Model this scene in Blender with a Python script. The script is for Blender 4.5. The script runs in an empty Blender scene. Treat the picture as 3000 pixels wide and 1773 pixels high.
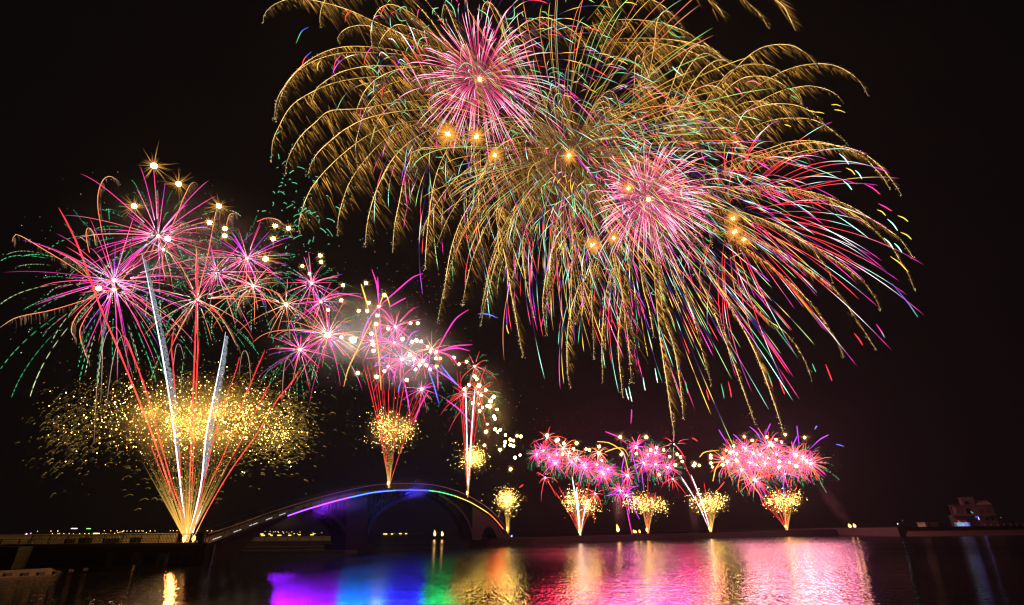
import bpy, bmesh, math, random
import numpy as np
from mathutils import Matrix, Vector
random.seed(7); RNG = np.random.default_rng(11)
sc = bpy.context.scene
COL = sc.collection

# ------------------------------------------------------------------ camera
FPX, CX, CY = 1436.0, 1500.0, 886.5          # focal length in pixels of the 3000 px wide photograph
CAM_H = 4.2
PITCH = math.atan((1556 - CY) / FPX); ROLL = math.radians(0.55)
_r0 = np.array([1.0, 0, 0]); _u0 = np.array([0, -math.sin(PITCH), math.cos(PITCH)])
FWD = np.array([0, math.cos(PITCH), math.sin(PITCH)])
RIGHT = math.cos(ROLL) * _r0 - math.sin(ROLL) * _u0
UP = math.sin(ROLL) * _r0 + math.cos(ROLL) * _u0
CAM = np.array([0, 0, CAM_H])
cd = bpy.data.cameras.new('camera'); cam = bpy.data.objects.new('camera', cd); COL.objects.link(cam)
cd.sensor_width = 36; cd.lens = 36 * FPX / 3000; cd.clip_end = 20000; cd.clip_start = 0.5
cam.matrix_world = Matrix(((RIGHT[0], UP[0], -FWD[0], 0), (RIGHT[1], UP[1], -FWD[1], 0), (RIGHT[2], UP[2], -FWD[2], CAM_H), (0, 0, 0, 1)))
sc.camera = cam
# ------------------------------------------------------------------ night sky, exposure
w = bpy.data.worlds.new('World'); sc.world = w; w.use_nodes = True
nt = w.node_tree; nt.nodes.clear()
wo = nt.nodes.new('ShaderNodeOutputWorld'); bg = nt.nodes.new('ShaderNodeBackground')
bg.inputs[0].default_value = (0.0022, 0.0018, 0.0019, 1); bg.inputs[1].default_value = 1.0
nt.links.new(bg.outputs[0], wo.inputs[0])
sc.view_settings.view_transform = 'Standard'; sc.view_settings.look = 'None'
sc.view_settings.exposure = 0; sc.view_settings.gamma = 1
sc.render.engine = 'CYCLES'
cy = sc.cycles
cy.use_denoising = True; cy.use_adaptive_sampling = False
cy.max_bounces = 4; cy.diffuse_bounces = 1; cy.glossy_bounces = 2; cy.volume_bounces = 0; cy.transmission_bounces = 1
cy.sample_clamp_indirect = 4.0; cy.use_light_tree = True
cy.caustics_reflective = False; cy.caustics_refractive = False
cy.filter_width = 1.3

# ------------------------------------------------------------------ geometry of view -> world
def ray(px, py):
    d = RIGHT * ((px - CX) / FPX) + UP * ((CY - py) / FPX) + FWD
    return d
def U(px, py, D=None, z=None):               # point on a sight line at ground distance D or at height z
    d = ray(px, py)
    k = D / d[1] if D is not None else (z - CAM_H) / d[2]
    return CAM + d * k
def zc(p): return float(np.dot(np.asarray(p) - CAM, FWD))
def mpp(p): return zc(p) / FPX               # metres per photo pixel at p

# ------------------------------------------------------------------ materials
def node_mat(name):
    m = bpy.data.materials.new(name); m.use_nodes = True
    n = m.node_tree; n.nodes.clear()
    return m, n
def glow_mat(name, sample):
    m, n = node_mat(name)
    a = n.nodes.new('ShaderNodeAttribute'); a.attribute_name = 'glow'
    e = n.nodes.new('ShaderNodeEmission'); o = n.nodes.new('ShaderNodeOutputMaterial')
    n.links.new(a.outputs['Color'], e.inputs[0]); n.links.new(e.outputs[0], o.inputs[0])
    e.inputs[1].default_value = 1.0
    m.cycles.emission_sampling = sample
    return m
GLOW = glow_mat('burning_sparks', 'NONE')
GLOWL = glow_mat('burning_cores', 'FRONT')
def emit_mat(name, col, sample='FRONT'):
    m, n = node_mat(name)
    e = n.nodes.new('ShaderNodeEmission'); o = n.nodes.new('ShaderNodeOutputMaterial')
    e.inputs[0].default_value = (*[c / max(max(col), 1e-6) for c in col], 1); e.inputs[1].default_value = max(col)
    n.links.new(e.outputs[0], o.inputs[0]); m.cycles.emission_sampling = sample
    return m
def surf_mat(name, col, rough=0.8, metal=0.0, noise=0.35, scale=0.8, bump=0.2, blocks=None, spec=.5):
    m, n = node_mat(name)
    b = n.nodes.new('ShaderNodeBsdfPrincipled'); o = n.nodes.new('ShaderNodeOutputMaterial')
    tc = n.nodes.new('ShaderNodeTexCoord'); nz = n.nodes.new('ShaderNodeTexNoise')
    nz.inputs['Scale'].default_value = scale; nz.inputs['Detail'].default_value = 8; nz.inputs['Roughness'].default_value = 0.65
    n.links.new(tc.outputs['Object'], nz.inputs['Vector'])
    mx = n.nodes.new('ShaderNodeMix'); mx.data_type = 'RGBA'
    mx.inputs[6].default_value = (*[c * (1 - noise) for c in col], 1); mx.inputs[7].default_value = (*[min(1, c * (1 + noise)) for c in col], 1)
    n.links.new(nz.outputs[0], mx.inputs[0])
    out = mx.outputs[2]
    if blocks:
        br = n.nodes.new('ShaderNodeTexBrick'); mp = n.nodes.new('ShaderNodeMapping')
        mp.inputs['Rotation'].default_value = (math.pi / 2, 0, 0)
        n.links.new(tc.outputs['Object'], mp.inputs[0]); n.links.new(mp.outputs[0], br.inputs['Vector'])
        br.inputs['Scale'].default_value = 1; br.inputs['Brick Width'].default_value = blocks[0]; br.inputs['Row Height'].default_value = blocks[1]
        br.inputs['Mortar Size'].default_value = 0.04
        br.inputs['Color1'].default_value = (1, 1, 1, 1); br.inputs['Color2'].default_value = (0.7, 0.7, 0.7, 1); br.inputs['Mortar'].default_value = (0.3, 0.3, 0.3, 1)
        mu = n.nodes.new('ShaderNodeMix'); mu.data_type = 'RGBA'; mu.blend_type = 'MULTIPLY'; mu.inputs[0].default_value = 1
        n.links.new(out, mu.inputs[6]); n.links.new(br.outputs[0], mu.inputs[7]); out = mu.outputs[2]
    n.links.new(out, b.inputs['Base Color'])
    b.inputs['Specular IOR Level'].default_value = spec; b.inputs['Roughness'].default_value = rough; b.inputs['Metallic'].default_value = metal
    if bump:
        bp = n.nodes.new('ShaderNodeBump'); bp.inputs['Strength'].default_value = bump; bp.inputs['Distance'].default_value = 0.1
        n.links.new(nz.outputs[0], bp.inputs['Height']); n.links.new(bp.outputs[0], b.inputs['Normal'])
    n.links.new(b.outputs[0], o.inputs[0])
    return m
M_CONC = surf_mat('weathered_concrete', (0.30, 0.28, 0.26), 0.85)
M_STONE = surf_mat('quay_stone', (0.045, 0.035, 0.031), 0.9, blocks=(1.6, 0.7))
M_DARKC = surf_mat('dark_painted_steel', (0.016, 0.016, 0.018), 0.6, spec=.15)
M_RAIL = surf_mat('dark_railing_metal', (0.014, 0.014, 0.015), 0.6, 0, bump=0, spec=.1)
M_RAILL = surf_mat('brushed_rail_metal', (0.3, 0.26, 0.25), 0.5, 0.3, bump=0)
M_SOIL = surf_mat('dark_ground', (0.05, 0.04, 0.03), 0.95, scale=0.2)
M_SAND = surf_mat('beach_sand', (0.055, 0.04, 0.024), 0.95, scale=0.15)
M_RENDER = surf_mat('cream_render', (0.12, 0.105, 0.075), 0.85, noise=0.12, spec=.1)
M_GREY = surf_mat('grey_render', (0.055, 0.055, 0.052), 0.85, noise=0.15)
M_ROOF = surf_mat('roof_sheet', (0.22, 0.18, 0.17), 0.7, noise=0.15)
M_GLASS = surf_mat('dark_window_glass', (0.01, 0.012, 0.014), 0.1, noise=0.05, bump=0)
M_GREEN = surf_mat('green_paint', (0.2, 0.28, 0.12), 0.7, noise=0.15)
M_BLACK = surf_mat('black_housing', (0.02, 0.02, 0.02), 0.6, bump=0)

# ------------------------------------------------------------------ object helpers
def tag(o, label=None, cat=None, group=None, kind=None):
    if label: o['label'] = label
    if cat: o['category'] = cat
    if group: o['group'] = group
    if kind: o['kind'] = kind
    return o
def empty(name, loc, label, cat, group=None):
    o = bpy.data.objects.new(name, None); COL.objects.link(o); o.location = [float(x) for x in loc]
    o.empty_display_size = 1
    return tag(o, label, cat, group)
def link(name, me, mat, parent=None, loc=None):
    o = bpy.data.objects.new(name, me); COL.objects.link(o)
    if mat is not None and not me.materials: me.materials.append(mat)
    if parent is not None: o.parent = parent
    if loc is not None: o.location = [float(x) for x in loc]
    return o

class Glow:
    """collects tubes and dots with a burning colour per vertex"""
    def __init__(s): s.v = []; s.f3 = []; s.f4 = []; s.c = []; s.n = 0
    def tubes(s, P, W, C):                    # P (K,n,3)  W (K,n) radius  C (K,n,3)
        P = np.asarray(P, float); K, n, _ = P.shape
        W = np.broadcast_to(np.asarray(W, float), (K, n)); C = np.broadcast_to(np.asarray(C, float), (K, n, 3))
        T = np.gradient(P, axis=1); T /= np.linalg.norm(T, axis=2, keepdims=True) + 1e-12
        view = P - CAM; view /= np.linalg.norm(view, axis=2, keepdims=True)
        A = np.cross(T, view); A /= np.linalg.norm(A, axis=2, keepdims=True) + 1e-9
        B = np.cross(T, A)
        ring = []
        for k in range(3):
            a = 2 * math.pi * k / 3 + math.pi / 6
            ring.append(P + (A * math.cos(a) + B * math.sin(a)) * W[..., None] * 1.15)
        V = np.stack(ring, 2).reshape(-1, 3)
        idx = np.arange(K * n * 3).reshape(K, n, 3) + s.n
        a, b = idx[:, :-1], idx[:, 1:]
        q = np.stack([a, np.roll(a, -1, 2), np.roll(b, -1, 2), b], -1).reshape(-1, 4)
        s.v.append(V); s.f4.append(q); s.c.append(np.repeat(C, 3, axis=1).reshape(-1, 3)); s.n += len(V)
        s.f3.append(idx[:, 0][:, ::-1]); s.f3.append(idx[:, -1])
        return s
    def dots(s, P, R, C):                     # little octahedra
        P = np.asarray(P, float); K = len(P); R = np.broadcast_to(np.asarray(R, float), (K,)); C = np.broadcast_to(np.asarray(C, float), (K, 3))
        o = np.array([[1, 0, 0], [-1, 0, 0], [0, 1, 0], [0, -1, 0], [0, 0, 1], [0, 0, -1]], float)
        V = (P[:, None] + o[None] * R[:, None, None]).reshape(-1, 3)
        f = np.array([[0, 2, 4], [2, 1, 4], [1, 3, 4], [3, 0, 4], [2, 0, 5], [1, 2, 5], [3, 1, 5], [0, 3, 5]])
        F = (f[None] + np.arange(K)[:, None, None] * 6 + s.n).reshape(-1, 3)
        s.v.append(V); s.f3.append(F); s.c.append(np.repeat(C, 6, axis=0)); s.n += len(V)
        return s
    def mesh(s, name, origin=(0, 0, 0)):
        V = np.concatenate(s.v) - np.asarray(origin, float); Cc = np.concatenate(s.c)
        f4 = np.concatenate(s.f4) if s.f4 else np.zeros((0, 4), int); f3 = np.concatenate(s.f3) if s.f3 else np.zeros((0, 3), int)
        me = bpy.data.meshes.new(name)
        me.vertices.add(len(V)); me.vertices.foreach_set('co', V.astype(np.float32).ravel())
        nl = len(f4) * 4 + len(f3) * 3
        me.loops.add(nl); me.loops.foreach_set('vertex_index', np.concatenate([f4.ravel(), f3.ravel()]).astype(np.int32))
        me.polygons.add(len(f4) + len(f3))
        st = np.concatenate([np.arange(len(f4)) * 4, len(f4) * 4 + np.arange(len(f3)) * 3]).astype(np.int32)
        me.polygons.foreach_set('loop_start', st)
        a = me.color_attributes.new('glow', 'FLOAT_COLOR', 'POINT')
        a.data.foreach_set('color', np.concatenate([Cc, np.ones((len(Cc), 1))], 1).astype(np.float32).ravel())
        me.update(calc_edges=True)
        return me
def solid(name, verts, faces, mat, parent=None, loc=(0, 0, 0)):
    me = bpy.data.meshes.new(name); L = np.asarray(loc, float)
    me.from_pydata([tuple(np.asarray(v, float) - L) for v in verts], [], faces); me.update()
    bm = bmesh.new(); bm.from_mesh(me); bmesh.ops.recalc_face_normals(bm, faces=bm.faces); bm.to_mesh(me); bm.free()
    return link(name, me, mat, parent, None if parent is not None else loc)
class MB:
    """collects boxes, bars and prisms for one solid mesh"""
    def __init__(s): s.v = []; s.f = []
    def hexa(s, pts):
        n = len(s.v); s.v += [tuple(p) for p in pts]
        for q in ((0, 1, 2, 3), (7, 6, 5, 4), (0, 4, 5, 1), (1, 5, 6, 2), (2, 6, 7, 3), (3, 7, 4, 0)): s.f.append(tuple(n + i for i in q))
        return s
    def box(s, x0, x1, y0, y1, z0, z1):
        return s.hexa([(x0, y0, z0), (x1, y0, z0), (x1, y1, z0), (x0, y1, z0), (x0, y0, z1), (x1, y0, z1), (x1, y1, z1), (x0, y1, z1)])
    def bar(s, a, b, r, k=4, r2=None):
        a = np.asarray(a, float); b = np.asarray(b, float); d = b - a; d /= np.linalg.norm(d) + 1e-9
        u = np.cross(d, (0, 0, 1) if abs(d[2]) < 0.9 else (0, 1, 0)); u /= np.linalg.norm(u); v = np.cross(d, u)
        n = len(s.v); r2 = r if r2 is None else r2
        for p, rr in ((a, r), (b, r2)):
            for i in range(k):
                t = 2 * math.pi * (i + 0.5) / k; s.v.append(tuple(p + (u * math.cos(t) + v * math.sin(t)) * rr))
        for i in range(k):
            j = (i + 1) % k; s.f.append((n + i, n + j, n + k + j, n + k + i))
        s.f.append(tuple(n + i for i in range(k))[::-1]); s.f.append(tuple(n + k + i for i in range(k)))
        return s
    def strip(s, pts, r, k=4):
        for a, b in zip(pts[:-1], pts[1:]): s.bar(a, b, r, k)
        return s
    def prism(s, poly, off):                  # polygon of 3-D points pushed along off
        n = len(s.v); m = len(poly); off = np.asarray(off, float)
        s.v += [tuple(p) for p in poly] + [tuple(np.asarray(p) + off) for p in poly]
        s.f.append(tuple(range(n, n + m))); s.f.append(tuple(range(n + 2 * m - 1, n + m - 1, -1)))
        for i in range(m):
            j = (i + 1) % m; s.f.append((n + i, n + j, n + m + j, n + m + i))
        return s
    def build(s, name, mat, parent=None, loc=(0, 0, 0)): return solid(name, s.v, s.f, mat, parent, loc)
ORD = 'first second third fourth fifth sixth seventh eighth ninth tenth eleventh twelfth thirteenth fourteenth fifteenth sixteenth seventeenth eighteenth nineteenth'.split()
TENS = {2: 'twenty', 3: 'thirty', 4: 'forty', 5: 'fifty', 6: 'sixty', 7: 'seventy'}
TENTH = {2: 'twentieth', 3: 'thirtieth', 4: 'fortieth', 5: 'fiftieth', 6: 'sixtieth', 7: 'seventieth'}
def ordinal(i):                               # 0 -> first
    n = i + 1
    if n < 20: return ORD[n - 1]
    return TENTH[n // 10] if n % 10 == 0 else TENS[n // 10] + '-' + ORD[n % 10 - 1]

# ------------------------------------------------------------------ colours of burning stars (linear, above 1 is brighter than white)
MAG = (1.7, 0.07, 0.78); VIO = (0.85, 0.10, 1.4); RED = (2.2, 0.10, 0.14); ORG = (2.0, 0.5, 0.16); GRN = (0.12, 0.95, 0.38)
WHT = (2.6, 2.4, 2.4); GOLD = (1.35, 0.72, 0.16); YEL = (1.9, 1.2, 0.14); CYA = (1.1, 2.2, 1.9); BLU = (0.16, 0.14, 0.95); PNK = (2.6, 0.75, 1.5); SAL = (2.1, 0.75, 0.5)
def mul(c, k): return tuple(x * k for x in c)
def keyed(keys, t):
    ts = [k[0] for k in keys]
    return np.stack([np.interp(t, ts, [k[1][i] for k in keys]) for i in range(3)], -1)
def spline(pts, n):                           # Catmull-Rom through pts, n samples by arc length
    p = np.asarray(pts, float)
    if len(p) == 2: return p[0] + (p[1] - p[0]) * np.linspace(0, 1, n)[:, None]
    e = np.vstack([2 * p[0] - p[1], p, 2 * p[-1] - p[-2]]); out = []
    for i in range(1, len(e) - 2):
        t = np.linspace(0, 1, 12, endpoint=False)[:, None]
        a, b, c, d = e[i - 1], e[i], e[i + 1], e[i + 2]
        out.append(0.5 * (2 * b + (c - a) * t + (2 * a - 5 * b + 4 * c - d) * t ** 2 + (3 * b - a - 3 * c + d) * t ** 3))
    q = np.vstack(out + [p[-1:]]); L = np.concatenate([[0], np.cumsum(np.linalg.norm(np.diff(q, axis=0), axis=1))])
    s = np.linspace(0, L[-1], n)
    return np.stack([np.interp(s, L, q[:, i]) for i in range(p.shape[1])], -1)
def lift(q, D):                               # photo pixels -> world at ground distances D
    D = np.broadcast_to(np.asarray(D, float), (len(q),))
    d = RIGHT[None] * ((q[:, :1] - CX) / FPX) + UP[None] * ((CY - q[:, 1:2]) / FPX) + FWD[None]
    return CAM + d * (D / d[:, 1])[:, None]
def sphere_dirs(n, rng, jitter=0.25):
    i = np.arange(n) + 0.5; ph = np.arccos(1 - 2 * i / n); th = math.pi * (1 + 5 ** 0.5) * i
    d = np.stack([np.cos(th) * np.sin(ph), np.sin(th) * np.sin(ph), np.cos(ph)], -1) + rng.normal(0, jitter, (n, 3)) * 0.6
    d /= np.linalg.norm(d, axis=1, keepdims=True); rng.shuffle(d)
    return d
def fly(c, d, R, t, G, W):                    # drag, gravity and a breeze to the right; t (n,) or (K,n)
    t = np.asarray(t, float); s = 1 - np.exp(-t); f = t - s
    return c + (np.asarray(d)[..., None, :] * s[..., None] + np.array([W, 0.0, -G]) * f[..., None]) * np.asarray(R)[..., None, None]
GRAV = np.array([0.42, 0.0, -1.0])
def add_trails(root, c, items, name='trail', most=100):
    """items: (P, W, C).  The largest become parts of their own, the rest one part."""
    items = sorted(items, key=lambda it: -np.linalg.norm(np.diff(it[0], axis=0), axis=1).sum() * np.mean(it[1]))
    for P, Wd, Cc in items[:most]:
        link(name, Glow().tubes(P[None], np.asarray(Wd)[None], Cc[None]).mesh(name, c), GLOW, root)
    if len(items) > most:
        g = Glow()
        for P, Wd, Cc in items[most:]: g.tubes(P[None], np.asarray(Wd)[None], Cc[None])
        link(name, g.mesh(name, c), GLOW, root)['kind'] = 'stuff'
def lamp(name, parent, loc, col, power, radius):
    L = bpy.data.lights.new(name, 'POINT'); L.color = col; L.energy = power; L.shadow_soft_size = radius
    o = bpy.data.objects.new(name, L); COL.objects.link(o); o.location = [float(x) for x in loc]
    if parent is not None: o.parent = parent
    return o
# ================================================================== SETTING
def water_mat():
    m, n = node_mat('harbour_water')
    b = n.nodes.new('ShaderNodeBsdfPrincipled'); o = n.nodes.new('ShaderNodeOutputMaterial')
    b.inputs['Base Color'].default_value = (0.004, 0.005, 0.008, 1); b.inputs['IOR'].default_value = 1.33
    b.inputs['Roughness'].default_value = 0.16
    tc = n.nodes.new('ShaderNodeTexCoord')
    def noise(sx, sy, scale, detail, rough=0.55):
        mp = n.nodes.new('ShaderNodeMapping'); mp.inputs['Scale'].default_value = (sx, sy, 1)
        z = n.nodes.new('ShaderNodeTexNoise'); z.inputs['Scale'].default_value = scale; z.inputs['Detail'].default_value = detail; z.inputs['Roughness'].default_value = rough
        n.links.new(tc.outputs['Object'], mp.inputs[0]); n.links.new(mp.outputs[0], z.inputs['Vector']); return z.outputs[0]
    fine = noise(1.0, 0.15, 6.5, 1, .5); mid = noise(0.45, 0.8, 0.55, 2); gust = noise(0.35, 1.0, 0.035, 3)
    # gusts: where the breeze ruffles the surface, and the sheltered water along the bridge and quays
    rmp = n.nodes.new('ShaderNodeMapRange'); rmp.inputs[1].default_value = 0.35; rmp.inputs[2].default_value = 0.65
    rmp.inputs[3].default_value = 0.13; rmp.inputs[4].default_value = 0.20
    n.links.new(gust, rmp.inputs[0])
    # the breeze raises clear small ripples in the open water off the quay, smooth broken water farther out
    sx = n.nodes.new('ShaderNodeSeparateXYZ'); n.links.new(tc.outputs['Object'], sx.inputs[0])
    zn = n.nodes.new('ShaderNodeMapRange'); zn.interpolation_type = 'SMOOTHSTEP'; zn.inputs[1].default_value = 45; zn.inputs[2].default_value = 120; zn.inputs[3].default_value = .3; zn.inputs[4].default_value = 1.0
    n.links.new(sx.outputs['Y'], zn.inputs[0])
    rr = n.nodes.new('ShaderNodeMath'); rr.operation = 'MULTIPLY'; n.links.new(rmp.outputs[0], rr.inputs[0]); n.links.new(zn.outputs[0], rr.inputs[1])
    # a calm lane in the lee of the bridge
    def sm(a_, b_, lo, hi):
        q = n.nodes.new('ShaderNodeMapRange'); q.interpolation_type = 'SMOOTHSTEP'; q.inputs[1].default_value = a_; q.inputs[2].default_value = b_; q.inputs[3].default_value = lo; q.inputs[4].default_value = hi
        n.links.new(sx.outputs['X'], q.inputs[0]); return q.outputs[0]
    lee = n.nodes.new('ShaderNodeMath'); lee.operation = 'MULTIPLY'; n.links.new(sm(-25, -20, 0, 1), lee.inputs[0]); n.links.new(sm(-9, -2, 1, 0), lee.inputs[1])
    rl = n.nodes.new('ShaderNodeMix'); n.links.new(lee.outputs[0], rl.inputs[0]); n.links.new(rr.outputs[0], rl.inputs[2]); rl.inputs[3].default_value = .13
    n.links.new(rl.outputs[0], b.inputs['Roughness'])
    b1 = n.nodes.new('ShaderNodeBump'); b1.inputs['Strength'].default_value = 1.0; b1.inputs['Distance'].default_value = 0.045
    b2 = n.nodes.new('ShaderNodeBump'); b2.inputs['Strength'].default_value = 1.0; b2.inputs['Distance'].default_value = 0.03
    st = n.nodes.new('ShaderNodeMapRange'); st.inputs[3].default_value = 1.0; st.inputs[4].default_value = .22; n.links.new(lee.outputs[0], st.inputs[0]); n.links.new(st.outputs[0], b1.inputs['Strength'])
    n.links.new(fine, b1.inputs['Height']); n.links.new(mid, b2.inputs['Height'])
    n.links.new(b2.outputs[0], b1.inputs['Normal']); n.links.new(b1.outputs[0], b.inputs['Normal'])
    n.links.new(b.outputs[0], o.inputs[0])
    return m
solid('water', [(-4000, -60, 0), (4000, -60, 0), (4000, 6000, 0), (-4000, 6000, 0)], [(0, 1, 2, 3)], water_mat())['kind'] = 'structure'
MB().box(-4000, 900, 1000, 1300, -1, 2.2).build('far_shore', M_SOIL)['kind'] = 'structure'

M_PALE = surf_mat('pale_concrete', (.62, .54, .42), .85, noise=.25)
M_LEDGE = surf_mat('worn_ledge_stone', (.11, .065, .055), .9, scale=1.2)
# ---- promenade on the left
PD = 80.0
PZ = U(600, 1592, D=PD)[2]
XL, XR = -108.0, U(612, 1592, D=PD)[0]
prom = empty('promenade', (-70, PD, PZ), 'long concrete waterfront promenade deck ending at foot of arched bridge', 'promenade')
MB().box(XL, XR, PD, PD + 9, PZ - 0.25, PZ).build('deck', M_CONC, prom, (-70, PD, PZ))
MB().box(XL, XR, PD + 0.15, PD + 0.6, PZ - 1.2, PZ - 0.253).box(XL, XR, PD + 5, PD + 6, PZ - 1.2, PZ - 0.253).build('edge_beam', M_DARKC, prom, (-70, PD, PZ))
MB().box(XL, XR, PD - 0.12, PD + 0.18, PZ + 0.003, PZ + 0.16).build('kerb', M_PALE, prom, (-70, PD, PZ))
for px in (320, 395, 470):
    x = U(px, 1640, D=PD + 1)[0]
    MB().box(x - 0.5, x + 0.5, PD + 1, PD + 2, -1, PZ - 1.2).build('column', M_CONC, prom, (-70, PD, PZ))
MB().box(XR - 3.6, XR + 0.4, PD + 0.8, PD + 5, -1, PZ - 0.26).build('end_pier', M_DARKC, prom, (-70, PD, PZ))
x = U(95, 1620, D=PD)[0]
blk = MB().box(XL, x, PD - 2.5, PD - 0.15, -1, PZ - 0.15).box(XL, x - 3, PD - 4.5, PD - 2.5, -1, PZ - 1.1).build('quay_wall', M_STONE)
tag(blk, 'stepped dark stone quay block below the open low railing', 'quay wall')
bk = MB().box(XL, XR - 4, PD + 6.2, PD + 7.5, -1, PZ - 0.3).build('retaining_wall', M_STONE)
tag(bk, 'shadowed stone retaining wall under the promenade deck', 'wall')
x1 = U(515, 1580, D=PD + 9)[0]
bw = MB().box(XL, x1, PD + 9, PD + 9.4, PZ - 0.2, PZ + 1.32).box(XL, x1, PD + 8.92, PD + 9.5, PZ + 1.32, PZ + 1.42).build('parapet_wall', M_PALE)
tag(bw, 'pale concrete parapet wall behind the slatted promenade railing', 'wall')
# sloping stone ledge at the waterline
top = [(0, 1672), (150, 1664), (300, 1659), (390, 1655)]; low = [(-60, 1701), (0, 1696), (150, 1683), (300, 1671), (400, 1659)]
poly = [U(*q, z=0.62) for q in [(-60, 1675)] + top] + [U(*q, z=0.02) for q in low[::-1]]
n = 5; mbl = MB()
T = [U(*q, z=0.62) for q in [(-60, 1675)] + top]; Lw = [U(*q, z=-0.02) for q in low]
for i in range(4):
    a, b, c, d = T[i], T[i + 1], Lw[i + 1], Lw[i]; dn = np.array([0, 0, -1.2])
    mbl.hexa([a + dn, b + dn, c + dn, d + dn, a, b, c, d])
led = mbl.build('stone_ledge', M_LEDGE, None, (0, 0, 0)); tag(led, 'low sloping stone ledge with drain holes at the waterline', 'ledge')
for px, py in ((25, 1682), (75, 1681), (122, 1679), (168, 1676), (48, 1673), (93, 1672), (138, 1670), (208, 1671), (250, 1667), (325, 1662)):
    p = U(px, py, z=0.42); MB().box(p[0] - .15, p[0] + .15, p[1] - 0.5, p[1] + .3, p[2] - .2, p[2] + .10).build('drain_hole', M_BLACK, led)
# railings
def railing(name, xa, xb, y, z, h, label, slat=0.225, post=2.7):
    r = empty(name, (xa, y, z), label, 'railing'); o = (xa, y, z)
    MB().bar((xa, y, z + h), (xb, y, z + h), 0.05).build('top_rail', M_RAIL, r, o)
    MB().bar((xa, y, z + h * .52), (xb, y, z + h * .52), 0.03).bar((xa, y, z + 0.14), (xb, y, z + 0.14), 0.03).build('lower_rail', M_RAIL, r, o)
    k = int((xb - xa) / post) + 1
    for i in range(k + 1):
        x = min(xa + i * post, xb); MB().box(x - .05, x + .05, y - .07, y + .07, z, z + h).build('post', M_RAIL, r, o)
    if slat:
        m = MB()
        for i in range(int((xb - xa) / slat)): m.box(xa + i * slat - .035, xa + i * slat + .035, y - .02, y + .02, z + .15, z + h - 0.05)
        m.build('slat_panel', M_RAIL, r, o)
    return r
xs = U(92, 1580, D=PD)[0]; ZK = PZ + 0.16
railing('promenade_railing', xs, XR - 0.6, PD, ZK, 1.12, 'dark slatted metal railing along promenade edge beside the gold mine')
railing('promenade_railing', XL, xs - .3, PD, ZK, 0.62, 'low open two-bar railing over the stepped stone quay', slat=0)
xp = U(590, 1580, D=PD)[0]
pl = MB().box(xp - .28, xp + .28, PD - .3, PD + .3, PZ, PZ + 1.45).box(xp - .33, xp + .33, PD - .35, PD + .35, PZ + 1.45, PZ + 1.55).build('gate_post', M_DARKC)
tag(pl, 'square dark pillar where the railing meets the bridge ramp', 'post')
for i, px in enumerate((205, 250, 325, 395)):                       # things left on the promenade behind the railing
    x = U(px, 1585, D=PD + 7)[0]
    c = empty('equipment_crate', (x, PD + 7, PZ), 'dark equipment crate behind promenade railing, %s from the stepped quay' % ORD[i], 'crate', 'crates behind the railing')
    wx = (.55, .8, 1.1, .6)[i]; hz = (.6, .8, .6, .75)[i]; o = (x, PD + 7, PZ)
    MB().box(x - wx, x + wx, PD + 6.6, PD + 7.4, PZ, PZ + hz).build('box', M_DARKC, c, o)
    MB().box(x - wx - .03, x + wx + .03, PD + 6.57, PD + 7.43, PZ + hz, PZ + hz + .08).build('lid', M_BLACK, c, o)

# ---- arched footbridge
BP0 = U(612, 1592, D=PD); BP1 = U(1492, 1568, D=183)
bd = (BP1 - BP0)[:2]; BLEN = np.linalg.norm(bd); bd = bd / BLEN
BN = np.array([-bd[1], bd[0], 0.0]); BD3 = np.array([bd[0], bd[1], 0.0])   # BN points away from the viewer's side
def onb(px, py, off=0.0):                     # sight line meets the bridge's near face
    d = ray(px, py); p0 = BP0 + BN * off
    k = np.dot(p0 - CAM, BN) / np.dot(d, BN)
    return CAM + d * k
NEON = [(842, 1511.6), (890, 1495), (938, 1480.5), (980, 1468.5), (1023.5, 1457.7), (1069.5, 1447.5), (1104.6, 1441.5), (1157, 1437), (1201, 1435.8), (1255.7, 1437.6), (1288.5, 1442), (1332, 1453.3), (1371, 1468.7), (1402.5, 1486.2), (1428.7, 1502.8), (1448, 1520), (1473.4, 1549.7)]
EDGE = [(606, 1592), (625, 1587), (650, 1577.5), (700, 1560), (755, 1538), (800, 1522), (842, 1508)] + [(x, y - 3.2) for x, y in NEON[1:]] + [(1493, 1570)]
es = np.array([[np.dot(p - BP0, BD3), p[2]] for p in (onb(*q) for q in EDGE)])
ss = np.linspace(es[0, 0], es[-1, 0], 120); ez = np.array([spline(es, 400)[:, 1][np.argmin(abs(spline(es, 400)[:, 0] - s))] for s in ss])
k_ = np.ones(5) / 5; ez[2:-2] = np.convolve(ez, k_, 'valid')
BW = 4.2
def bpt(s, z, off=0.0): return np.array([BP0[0] + bd[0] * s, BP0[1] + bd[1] * s, 0]) + BN * off + np.array([0, 0, z])
def bz(s): return float(np.interp(s, ss, ez))
bo = bpt(ss[60], 0)
bridge = empty('arch_footbridge', bo, 'long dark arched footbridge with rainbow neon line over the water', 'bridge')
v = []; f = []
for s, z in zip(ss, ez):
    v += [bpt(s, z), bpt(s, z, BW), bpt(s, z - .55, BW), bpt(s, z - .55)]
for i in range(len(ss) - 1):
    for k in range(4): f.append((i * 4 + k, i * 4 + (k + 1) % 4, i * 4 + 4 + (k + 1) % 4, i * 4 + 4 + k))
f += [(0, 1, 2, 3), tuple(len(v) - 4 + k for k in range(4))]
solid('deck', v, f, M_DARKC, bridge, bo)
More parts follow.
